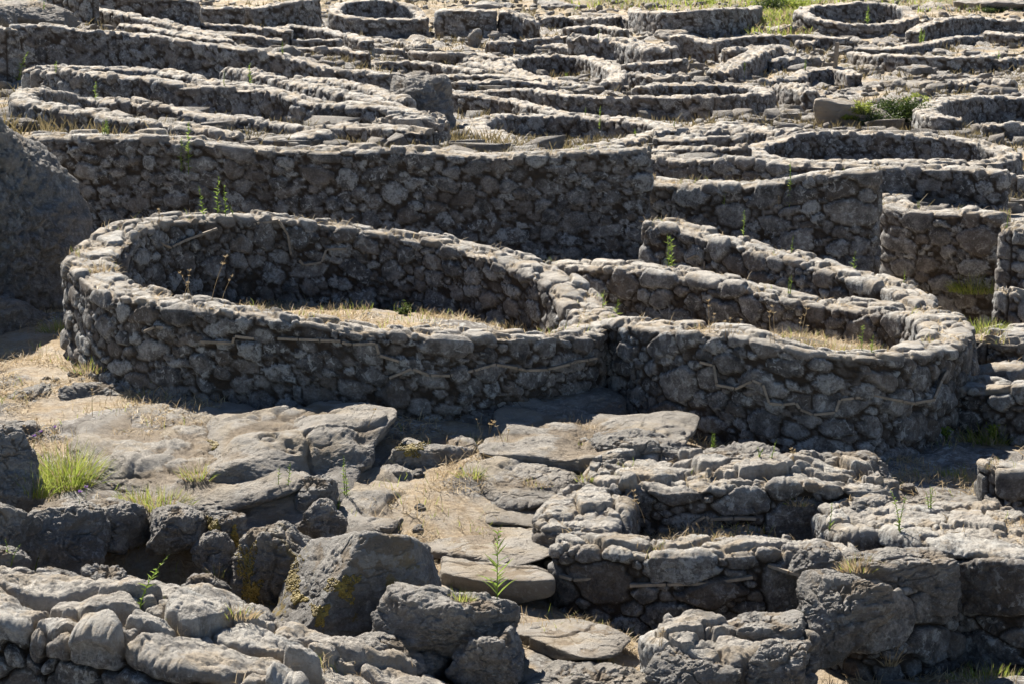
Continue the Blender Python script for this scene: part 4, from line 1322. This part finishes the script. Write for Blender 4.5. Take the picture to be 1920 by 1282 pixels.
# ------------------------------------------------------------------ plants
class MB:
    def __init__(s):
        s.v, s.f = [], []

    def blade(s, p, d, L, w, bend=0.3, n=4):
        """a thin bent leaf from p along d"""
        p, d = Vector(p), Vector(d).normalized()
        side = d.cross(Vector((random.uniform(-1, 1), random.uniform(-1, 1), .2))).normalized()
        b0 = len(s.v)
        for i in range(n):
            t = i / (n - 1)
            ww = w * (1 - t ** 1.5) * (.6 + .4 * min(1, t * 4)) + .0004
            s.v += [tuple(p - side * ww), tuple(p + side * ww)]
            d = (d + Vector((0, 0, -bend / n))).normalized()
            p = p + d * (L / (n - 1))
        for i in range(n - 1):
            a = b0 + 2 * i
            s.f.append((a, a + 1, a + 3, a + 2))

    def tube(s, pts, r0, r1, k=5):
        b0 = len(s.v)
        m = len(pts)
        for i, p in enumerate(pts):
            r = r0 + (r1 - r0) * i / (m - 1)
            for j in range(k):
                a = j / k * 2 * math.pi
                s.v.append((p[0] + r * math.cos(a), p[1] + r * math.sin(a), p[2]))
        for i in range(m - 1):
            for j in range(k):
                a = b0 + i * k + j
                b = b0 + i * k + (j + 1) % k
                s.f.append((a, b, b + k, a + k))

    def build(s, name, mat, parent):
        me = bpy.data.meshes.new(name)
        me.from_pydata(s.v, [], s.f)
        o = bpy.data.objects.new(name, me)
        COL.objects.link(o)
        me.materials.append(mat)
        o.parent = parent
        return o


def empty(name, loc, label, cat, group=None):
    o = bpy.data.objects.new(name, None)
    COL.objects.link(o)
    o.location = loc
    o.empty_display_size = .1
    return tag(o, label, cat, group)


def weed(label, x, y, hpx, stems=1, lean=0.1, mat=None, leaf=1.0, spread=None, group="green weeds growing on the walls"):
    p, nrm, ob = hit(x, y)
    for k in range(1, 14):                     # rooted on a top or on the ground, not on a wall face
        if nrm[2] > .45:
            break
        p, nrm, ob = hit(x, y + 3 * k)
    d = p[1]
    H = (hpx + (3 * k - 3)) * d / F * 1.02
    root = empty("weed", p - np.array([0, 0, .02]), label, "weed", group)
    st, lf = MB(), MB()
    px = d / F * 1.9
    for s in range(stems):
        h = H * random.uniform(.7, 1.0) if s else H
        ox = 0 if stems == 1 else random.uniform(-.5, .5) * (spread or .35) * H
        oy = random.uniform(-.1, .1) * H if stems > 1 else 0
        lx = lean * h * random.uniform(.3, 1.2) * (1 if stems == 1 else random.choice([-1, 1]))
        m = 9
        pts = [(ox + lx * (i / (m - 1)) ** 1.7, oy + .03 * h * math.sin(i), h * i / (m - 1)) for i in range(m)]
        st.tube(pts, max(.005, px * .36), max(.0015, px * .15))
        nl = int(max(14, min(70, h * 75)))
        for k in range(nl):
            t = .08 + .9 * k / nl
            q = (t * (m - 1))
            i = min(int(q), m - 2)
            a = Vector(pts[i]).lerp(Vector(pts[i + 1]), q - i)
            an = k * 2.4 + random.uniform(-1.3, 1.3)
            Lf = h * leaf * (.17 * (1 - t) ** .7 + .05) * random.uniform(.4, 1.45)
            lf.blade(a, (math.cos(an), math.sin(an), random.uniform(.5, 1.1)), Lf, max(.008 * min(1.0, h + .3), px * .42), random.uniform(.2, .9))
    lf.build("leaves", mat or M_GREEN, st.build("stem", mat or M_GREEN, root))
    return root


def tuft(label, x, y, wpx, hpx, n=120, mats=(None,), dry=.25, group="grass tufts among the stones", depth=.6):
    p, nrm, ob = hit(x, y)
    d = p[1]
    Hh, Wd = hpx * d / F, wpx * d / F
    root = empty("grass_tuft", p - np.array([0, 0, .03]), label, "grass tuft", group)
    g, s = MB(), MB()
    px = d / F * 1.9
    for k in range(n):
        a = random.uniform(0, 6.283)
        r = math.sqrt(random.random())
        ox, oy = math.cos(a) * r * Wd / 2, math.sin(a) * r * Wd / 2 * depth
        z = 0
        if ob is not None and Wd > .25:
            wx, wy = p[0] + ox, p[1] + oy
            z = float(np.clip(ground_z(np.array([wx]), np.array([wy]))[0] - p[2], -.1, .15)) if ob.name.startswith("ground") else 0
        L = Hh * random.uniform(.45, 1.15) * (1 - .4 * r * r)
        (s if random.random() < dry else g).blade((ox, oy, z), (math.cos(a) * r * .6 + random.uniform(-.3, .3), math.sin(a) * r * .6 + random.uniform(-.3, .3), 1), L, max(.0032, px * .22), random.uniform(.3, 1.3), 5)
    g.build("green_blades", M_GRASS, root)
    s.build("dry_blades", M_STRAW, root)
    return root


def dry_stalk(label, x, y, hpx, lean=0.2, n=1, heads=True, group="dry stalks standing among the walls"):
    p, nrm, ob = hit(x, y)
    d = p[1]
    H = hpx * d / F
    px = d / F * 1.9
    root = empty("dry_stalk", p - np.array([0, 0, .02]), label, "dry stalk", group)
    st, hd = MB(), MB()
    for k in range(n):
        h = H * (1 if k == 0 else random.uniform(.5, .95))
        lx = lean * h * (1 if n == 1 else random.uniform(-1, 1.4))
        ox = 0 if k == 0 else random.uniform(-.25, .25) * H
        m = 7
        pts = [(ox + lx * (i / (m - 1)) ** 1.4, random.uniform(-.005, .005), h * i / (m - 1)) for i in range(m)]
        st.tube(pts, max(.003, px * .2), max(.0018, px * .13))
        if heads:
            for q in range(12):
                i = m - 1 - random.choice([0, 0, 1])
                hd.blade(pts[i], (random.uniform(-1, 1), random.uniform(-1, 1), random.uniform(.2, 1)), h * .07 + .012, max(.004, px * .3), .2, 3)
    so = st.build("stem", M_STRAW, root)
    if heads:
        hd.build("seed_heads", M_STRAW, so)
    return root


def bush(label, x, y, wpx, hpx, n=900, mat=None, leafs=.05, group="bushes on the slope"):
    p, nrm, ob = hit(x, y)
    d = p[1]
    Hh, Wd = hpx * d / F, wpx * d / F
    root = empty("bush", p - np.array([0, 0, .05]), label, "bush", group)
    st, lf = MB(), MB()
    px = d / F * 1.9
    tips = []
    for k in range(max(7, int(n / 60))):
        a = random.uniform(0, 6.283)
        r = random.random() ** .6
        t = Vector((math.cos(a) * r * Wd / 2, math.sin(a) * r * Wd / 2 * .7, Hh * random.uniform(.45, 1) * (1 - .35 * r)))
        b = Vector((t.x * .25, t.y * .25, 0))
        st.tube([tuple(b.lerp(t, q / 4) + Vector((0, 0, .06 * Hh * math.sin(q)))) for q in range(5)], .012, .004, 4)
        tips.append((b, t))
    for k in range(n):
        b, t = random.choice(tips)
        q = b.lerp(t, random.uniform(.35, 1.05)) + Vector((random.gauss(0, .07 * Wd), random.gauss(0, .06 * Wd), random.gauss(0, .07 * Hh)))
        if q.z < 0: q.z = random.uniform(0, .1) * Hh
        lf.blade(q, (random.uniform(-1, 1), random.uniform(-1, 1), random.uniform(-.2, 1)), random.uniform(.6, 1.3) * max(leafs, px * 1.6), max(leafs * .35, px * .6), .4, 3)
    st.build("stem", M_DARKG, root)
    lf.build("leaves", mat or M_GRASS, root)
    return root


WEEDS = [
    ("tall feathery green weed rising in front of the lower path slab", 932, 1122, 140, 1, .02, 1.5),
    ("bright green weed leaning right on the bottom left wall", 262, 1112, 82, 1, .45, .9),
    ("tiny green weed at the left edge beside the low grey rock", 66, 1068, 34, 1, .3, .9),
    ("small green weed at the left edge with bent tips", 18, 1055, 50, 2, .4, .9),
    ("pair of slim green weeds beside the ribbed bedrock shelf", 652, 930, 82, 2, .05, .6),
    ("thin pale weed on the stepped grey ledge", 530, 935, 72, 2, .1, .9),
    ("small weed beside the dark squarish stone on the ledge", 634, 955, 40, 1, .15, .9),
    ("tall slim weed on the near edge of the wide right platform", 1682, 1000, 90, 2, .2, .6),
    ("weed against the large rounded stone of the room's right wall", 1556, 985, 50, 1, .15, 1.0),
    ("bushy whitish weed behind the wide right platform", 1738, 952, 48, 3, .15, 1.1),
    ("yellow flowered weed on the low dark bedrock", 1334, 838, 36, 3, .1, .9),
    ("green weed leaning right against the round house with the zigzag strips", 1447, 858, 38, 1, .35, 1.0),
    ("short bright weed left of the one that leans against the zigzag wall", 1420, 858, 26, 2, .3, 1.0),
    ("green weed growing at the joint of the two round houses, the left one", 1130, 578, 38, 1, .08, 1.6),
    ("green weed growing at the joint of the two round houses, the right one", 1156, 588, 30, 1, .08, 1.6),
    ("tall weed in sun at the start of the long curved wall", 1249, 502, 66, 2, .06, .9),
    ("thin weed on the long curved wall below the zigzag of its blocks", 1394, 438, 48, 1, .05, .6),
    ("weed further down the long curved wall", 1484, 468, 28, 1, .2, .6),
    ("small leafy weed near the low end of the long curved wall", 1601, 498, 30, 1, .05, 1.2),
    ("slim weed at the very end of the long curved wall", 1695, 531, 28, 1, .03, .6),
    ("slim weed on the inner wall of the right-hand round house", 1476, 553, 40, 2, .06, .6),
    ("leafy weed inside the right-hand round house, the taller one", 1616, 656, 52, 1, .05, 1.1),
    ("leafy weed inside the right-hand round house, the shorter one", 1634, 660, 36, 1, .1, 1.1),
    ("very slim tall weed before the sharp cornered wall on the right", 1480, 386, 84, 1, .02, .45),
    ("dark weed on the face of the sharp cornered wall", 1358, 385, 30, 1, .1, .9),
    ("tallest weed on top of the tall straight wall", 345, 300, 74, 2, .06, .6),
    ("weed behind the large round house with a bent top, left of its pair", 381, 404, 58, 1, -.18, .7),
    ("straight weed behind the large round house, right of the bent one", 411, 372, 44, 2, .06, .7),
    ("short leaning weed behind the large round house", 436, 402, 20, 1, -.3, .8),
    ("cluster of bright weeds before the low curved wall at the far left", 198, 252, 34, 5, .12, .6),
    ("single weed right of the bright cluster at the far left", 229, 249, 27, 1, .04, .6),
    ("weed against the big squared stones of the outer enclosure wall", 178, 182, 30, 1, .08, 1.0),
    ("small weed on the outer left corner of the double walled enclosure", 104, 128, 14, 2, .05, .8),
    ("leaning weed at the far left below the longest upper wall", 34, 116, 22, 1, .3, .9),
    ("weed on the rounded end of the thick sloping wall", 468, 142, 24, 1, .05, .9),
    ("slim weed at the foot of the rounded wall end", 420, 158, 26, 1, .03, .6),
    ("row of green weeds inside the small round house above the centre", 1062, 150, 14, 5, .05, .9),
    ("slim tall weed at the far rim of the oval round house at the centre", 1125, 236, 38, 1, .02, .5),
    ("weed on the left arm of the oval round house at the centre", 930, 229, 12, 1, -.3, .9),
    ("short weed on the descending wall at the centre", 1097, 217, 16, 1, .1, .7),
    ("pair of weeds on the right shoulder of the oval round house", 1190, 256, 16, 2, .05, .8),
    ("weed on the wall at the right end of the centre oval house", 1264, 238, 14, 1, .05, .7),
    ("weed on the lower stepped wall beside the dark hollow", 1888, 428, 26, 1, .05, .6),
    ("green weed below the flat blocks beside the sharp upright corner", 1722, 392, 18, 2, .06, .7),
    ("weed on the pale wall stub in front of the oval enclosure", 1510, 132, 20, 2, .05, .6),
    ("weed left of the wooden post on the upper right", 1395, 137, 20, 1, .1, .7),
    ("weed at the top of the slanting rubble wall", 1121, 75, 20, 1, .2, .6),
    ("bright weeds before the pale rising wall at the upper right", 1730, 75, 24, 4, .08, .6),
    ("weed at the right end of the oval enclosure", 1872, 112, 18, 1, .05, 1.0),
    ("weed on the back rim inside the complete small round house", 1626, 28, 18, 1, .05, .8),
    ("weed on a low wall line in the upper left rows", 529, 92, 14, 1, .05, .8),
    ("weed on the tall wall of the top left edge", 82, 18, 16, 1, .1, .9),
]
for (lb, x, y, h_, s_, le, lf_) in WEEDS:
    weed(lb, x, y, h_, s_, le, None, lf_)

tuft("lush green grass clump on the left terrace before the bedrock hump", 120, 905, 140, 92, 700, dry=.15)
tuft("tall loose grass at the left end of the terrace", 65, 925, 60, 70, 160, dry=.2)
tuft("yellow green grass along the stone edging of the terrace", 285, 945, 150, 48, 520, dry=.4)
tuft("sparse grass beside the stepped grey ledge", 372, 892, 70, 40, 160, dry=.55)
tuft("bright grass tuft at the foot of the smooth sloping bedrock", 882, 892, 46, 42, 110, dry=.2)
tuft("grass growing in the hole of the widest path slab", 905, 998, 50, 12, 90, dry=.3)
tuft("small grass tuft under the thick lower slab", 862, 1125, 50, 34, 110, dry=.3)
tuft("grass tuft at the left corner of the large round house", 108, 622, 60, 40, 100, dry=.25)
tuft("dry grass fringe at the foot of the round house's left corner", 175, 690, 120, 30, 260, dry=.75)
tuft("straw tuft before the great squared block", 1610, 1062, 80, 36, 180, dry=.9)
tuft("green grass leaves left of the straw tuft on the front wall", 1590, 1060, 30, 24, 30, dry=.2)
tuft("hanging dry grass in the joint below the great squared block", 1668, 1240, 30, 60, 70, dry=1.0)
tuft("dry yellow grass on the right block of the roofless room", 1500, 940, 50, 22, 80, dry=.8)
tuft("dry tuft on the left rim of the large round house", 190, 508, 60, 32, 130, dry=.95)
tuft("reed leaves inside the large round house", 895, 602, 36, 26, 36, dry=.2)
tuft("dry bedding grass inside the right of the large round house", 985, 612, 120, 26, 260, dry=.85)
tuft("sunlit meadow grass inside the right-hand round house", 1560, 655, 150, 26, 320, dry=.6)
tuft("sunlit weeds by the foot of the dark faced wall at the right edge", 1855, 825, 110, 44, 420, dry=.25)
tuft("green grass in the shadow right of the zigzag wall", 1790, 895, 70, 26, 140, dry=.1)
tuft("dark grass filling the hollow on the right", 1835, 545, 110, 40, 420, dry=.1)
tuft("shaded grass on the slope of the hollow on the right", 1850, 620, 90, 34, 260, dry=.15)
tuft("dry grass at the corner of the slab path and the roofless room", 1000, 905, 80, 22, 200, dry=.9)
tuft("small tuft on the rubble corner above the slab path", 1100, 895, 40, 22, 60, dry=.5)
tuft("shaded grass in the bottom right corner", 1850, 1270, 150, 40, 260, dry=.35)
tuft("dry tuft at the foot of the mossy split boulder", 440, 1150, 90, 34, 160, dry=.85)
tuft("green blades beside the rough rounded rock", 410, 1075, 34, 36, 30, dry=.4)

for (lb, x, y, h_, le, n_) in [
        ("dry stalk leaning right inside the large round house", 397, 562, 85, .33, 1),
        ("bunch of dry stalks inside the large round house near its left rim", 352, 556, 52, -.3, 3),
        ("short dry stalk right of the leaning one in the large round house", 416, 562, 48, .4, 1),
        ("dry stalks at the near rim of the right-hand round house, tallest pair", 1330, 622, 62, -.05, 2),
        ("dry reddish stalks inside the right-hand round house", 1366, 630, 36, .1, 3),
        ("bent dry stalk on the near rim of the right-hand round house", 1372, 632, 36, .5, 1),
        ("tall dry stalks in the sunlit grass of the right-hand round house", 1452, 642, 72, -.1, 2),
        ("dry stalks beside the leafy weeds of the right-hand round house", 1500, 645, 70, .15, 3),
        ("dry thistle heads in the shadow before the bedrock foundation, left pair", 905, 826, 45, -.3, 3),
        ("dry thistle heads in the shadow before the bedrock foundation, right pair", 943, 828, 42, .4, 2),
        ("dry stalk before the large round house at the bedrock shelf", 690, 800, 38, .35, 1),
        ("dry stalks hanging over the dark room corner", 1195, 975, 62, .4, 3),
        ("thin dry stalk by the dark flat topped stone", 173, 780, 55, .02, 1),
        ("leaning dry stalk near the purple flowers", 70, 830, 50, .5, 2),
        ("dry twig on the ground beside the bottom rubble wall", 1240, 1210, 40, .6, 2),
        ("dry stalks on the low dark bedrock behind the roofless room", 1490, 870, 34, .3, 3),
        ("dry stalks before the tall straight wall at its left", 300, 418, 28, .2, 3),
        ("dry stalk with seed heads before the sharp cornered wall", 1462, 385, 26, .05, 2)]:
    dry_stalk(lb, x, y, h_, le, n_)

bush("dark green bush on the earthy bank beside the curled round house wall", 1690, 226, 110, 52, 2600, M_DARKG, .06)
bush("bright green bush on top of the earthy bank", 1715, 196, 60, 26, 900, M_GRASS, .05)
bush("small yellow green bush left on the earthy bank", 1618, 212, 44, 34, 700, M_GRASS, .05)
bush("dark trailing bush across the middle of the earthy bank", 1640, 236, 90, 34, 1500, M_DARKG, .06)
bush("low green plant at the left foot of the earthy bank", 1590, 222, 36, 16, 260, M_GRASS, .07)
bush("green bramble bush left of the complete small round house at the top", 1442, 26, 60, 40, 1200, M_DARKG, .1)
bush("yellow green shrub beside the bramble at the top", 1485, 20, 60, 30, 900, M_GRASS, .1)
bush("shrub along the top edge above the curved house", 1310, 10, 70, 14, 700, M_GRASS, .1)
bush("dark shrub at the top right near the pale bedrock step", 1860, 24, 90, 14, 700, M_DARKG, .1)
bush("leafy plant in sun at the foot of the dark faced wall at the right edge", 1865, 815, 44, 44, 260, M_GRASS, .035)
bush("small fern like plant on the face of the zigzag wall", 1772, 815, 26, 34, 160, M_GREEN, .03)
bush("dark plant inside the large round house by its back wall", 760, 590, 40, 34, 160, M_DARKG, .035)

# purple flowers on the terrace
for k, (x, y) in enumerate([(62, 840), (75, 830), (100, 822), (148, 945), (160, 935)]):
    p, nrm, ob = hit(x, y)
    root = empty("flower", p, "small purple flower on a thin stem in the terrace grass", "flower", "purple flowers in the terrace grass")
    a, b = MB(), MB()
    a.tube([(0, 0, 0), (.01, 0, .05), (.012, 0, .10)], .002, .0015)
    for q in range(10):
        b.blade((.012, 0, .10), (random.uniform(-1, 1), random.uniform(-1, 1), .5), .025, .008, .1, 3)
    b.build("petals", M_PUR, a.build("stem", M_GREEN, root))

# wooden post on the upper slope
pp, _, _ = hit(1566, 127)
bm = bmesh.new()
bmesh.ops.create_cone(bm, cap_ends=True, segments=10, radius1=.085, radius2=.075, depth=.9)
for v_ in bm.verts:
    v_.co.z += .42
    v_.co.x += .06 * v_.co.z + random.uniform(-.008, .008)
bmesh.ops.bevel(bm, geom=[e for e in bm.edges if abs(e.verts[0].co.z - e.verts[1].co.z) < .03], offset=.012, segments=2, affect='EDGES')
me = bpy.data.meshes.new("wooden_post")
bm.to_mesh(me); bm.free()
post = link("wooden_post", me, M_STRIP, loc=pp)
tag(post, "short brown wooden post standing near the oval enclosure on the upper right", "post")

# straw lying on the ground and on the wall tops: one mass nobody could count
def straw_field():
    rng = np.random.default_rng(77)
    n = 150000
    Y = 19 + (31 - 19) * rng.random(n) ** 1.1
    X = (rng.random(n) * 2 - 1) * Y * .24
    cl = fbm(np.stack([X, Y, X * 0], 1), 1.1, 3, .5, 60.)
    k = cl > .0
    P = np.stack([X[k], Y[k], ground_z(X[k], Y[k]) + .004], 1)
    T = np.concatenate([s for s in STRAW_SPOTS if s[:, 1].mean() < 40])
    P = np.concatenate([P, T, T + rng.normal(0, .03, T.shape) * np.array([1, 1, .2])])
    n = len(P)
    a = rng.random(n) * 6.283
    L = rng.uniform(.04, .14, n)
    w = rng.uniform(.002, .004, n)
    el = np.abs(rng.normal(.0, .45, n))
    d = np.stack([np.cos(a) * np.cos(el), np.sin(a) * np.cos(el), np.sin(el)], 1)
    s = np.stack([-np.sin(a), np.cos(a), rng.normal(0, .5, n)], 1) * w[:, None]
    mid = P + d * L[:, None] * .55 + np.array([0, 0, 1]) * (L * .08)[:, None]
    tip = P + d * L[:, None]
    V = np.stack([P - s, P + s, mid + s * .7, mid - s * .7, tip + s * .2, tip - s * .2], 1).reshape(-1, 3)
    b = (np.arange(n) * 6)[:, None]
    Fq = np.concatenate([b + np.array([[0, 1, 2, 3]]), b + np.array([[3, 2, 4, 5]])])
    o = link("dry_grass", np_mesh("dry_grass", V, Fq, None, False), M_STRAW)
    tag(o, kind="stuff")


straw_field()


def rubble_field():
    """small broken stones strewn over the slope between the walls"""
    rng = np.random.default_rng(91)
    v, f = ico(2)
    shapes = []
    for k in range(7):
        N_ = rng.normal(size=(9, 3))
        N_ /= np.linalg.norm(N_, axis=1)[:, None]
        q = np.maximum(v @ N_.T / rng.uniform(.6, 1, 9), 0)
        V = v * ((q ** 14).sum(1) ** (-1 / 14.0))[:, None]
        shapes.append(np.clip(V, -1.5, 1.5) * np.array([1, .8, .55]))
    Y = 40 * (150 / 40.0) ** rng.random(25000)
    X = (rng.random(len(Y)) * 2 - 1) * Y * .24
    P0 = np.stack([X, Y, X * 0], 1)
    cl = fbm(P0, .35, 3, .55, 71.)
    k = (cl > -.06) | ((Y < 30) & (cl > .16))
    X, Y = X[k], Y[k]
    Z = ground_z(X, Y)
    VV, FF, RN, nb = [], [], [], 0
    for x, y, z in zip(X, Y, Z):
        s = rng.uniform(.05, .20) ** 1 * (1.0 if y > 40 else .17)
        if rng.random() < .06: s *= 1.8
        a = rng.random() * 6.283
        c, d = math.cos(a), math.sin(a)
        S_ = shapes[rng.integers(7)] * s
        R = np.stack([S_[:, 0] * c - S_[:, 1] * d + x, S_[:, 0] * d + S_[:, 1] * c + y, S_[:, 2] + z + s * .2], 1)
        VV.append(R); FF.append(f + nb); nb += len(v); RN.append(np.full(len(v), rng.random()))
    VV, FF, RN = np.concatenate(VV), np.concatenate(FF), np.concatenate(RN)
    o = link("rubble", np_mesh("rubble", VV, FF, {"rnd": RN, "rnd2": RN, "hollow": RN * 0}, False), M_BED)
    tag(o, kind="stuff")


rubble_field()


def scrub_field():
    """dry scrub and weeds in the hollows of the far slope"""
    rng = np.random.default_rng(97)
    n = 26000
    Y = 42 * (165 / 42.0) ** rng.random(n)
    X = (rng.random(n) * 2 - 1) * Y * .24
    cl = fbm(np.stack([X, Y, X * 0], 1), .30, 3, .55, 44.)
    k = cl > .06
    X, Y = X[k], Y[k]
    P = np.stack([X, Y, ground_z(X, Y)], 1)
    m = 4
    P = np.repeat(P, m, 0) + rng.normal(0, .06, (len(P) * m, 3)) * np.array([1, 1, 0])
    n = len(P)
    L = rng.uniform(.08, .32, n)
    d = np.stack([rng.normal(0, .45, n), rng.normal(0, .45, n), np.ones(n)], 1) * L[:, None]
    w = .012 + P[:, 1:2] * .00010
    a = rng.random(n) * 6.283
    sd = np.stack([np.cos(a), np.sin(a), a * 0], 1) * w
    V = np.stack([P - sd, P + sd, P + d + sd * .2, P + d - sd * .2], 1).reshape(-1, 3)
    Fq = (np.arange(n) * 4)[:, None] + np.arange(4)[None, :]
    o = link("dry_grass", np_mesh("dry_grass", V, Fq, None, False), M_SCRUB)
    tag(o, kind="stuff")


scrub_field()


def green_field():
    """short mixed grass along wall feet and in joints, and the meadow grass at the top"""
    rng = np.random.default_rng(131)
    # wall feet near the camera: points beside the terrain control points
    near = CT[CT[:, 1] < 34]
    P = np.repeat(near, 110, 0) + rng.normal(0, .42, (len(near) * 110, 3)) * np.array([1, 1, 0])
    k = fbm(P * np.array([1, 1, 0]), 1.6, 2, .5, 5.) > .06
    P = P[k]
    P[:, 2] = ground_z(P[:, 0], P[:, 1])
    T = np.concatenate([q for q in STRAW_SPOTS if q[:, 1].mean() < 40])
    T = T[fbm(T, 1.3, 2, .5, 90.) > .22]
    T = np.repeat(T, 3, 0) + rng.normal(0, .03, (len(T) * 3, 3)) * np.array([1, 1, 0])
    n1 = len(P) + len(T)
    Y = rng.uniform(117, 165, 9000)
    gx_ = np.where(rng.random(9000) < .45, rng.normal(1460, 36, 9000), rng.uniform(1060, 1920, 9000))
    keep = (np.abs(gx_ - 1460) < 60) | (Y > 138)
    Y, gx_ = Y[keep], gx_[keep]
    X = (gx_ - 960) / F * Y
    Mdw = np.stack([X, Y, ground_z(X, Y)], 1)
    P = np.concatenate([P, T, Mdw])
    n = len(P)
    far = np.arange(n) >= n1
    L = np.where(far, rng.uniform(.15, .45, n), rng.uniform(.03, .13, n))
    d = np.stack([rng.normal(0, .35, n), rng.normal(0, .35, n), np.ones(n)], 1)
    d /= np.linalg.norm(d, axis=1)[:, None]
    w = np.where(far, .03, .0032)[:, None]
    a = rng.random(n) * 6.283
    sd = np.stack([np.cos(a), np.sin(a), a * 0], 1) * w
    mid = P + d * L[:, None] * .6
    tip = P + d * L[:, None] + np.stack([np.cos(a + 1), np.sin(a + 1), a * 0], 1) * (L * .35)[:, None]
    V = np.stack([P - sd, P + sd, mid + sd * .7, mid - sd * .7, tip + sd * .15, tip - sd * .15], 1)
    dry = rng.random(n) < np.where(far, .35, .72)
    for nm, m_, sel in (("grass", M_GRASS, ~dry), ("dry_grass", M_STRAW, dry)):
        v = V[sel].reshape(-1, 3)
        b = (np.arange(sel.sum()) * 6)[:, None]
        f = np.concatenate([b + np.array([[0, 1, 2, 3]]), b + np.array([[3, 2, 4, 5]])])
        tag(link(nm, np_mesh(nm, v, f, None, False), m_), kind="stuff")


green_field()
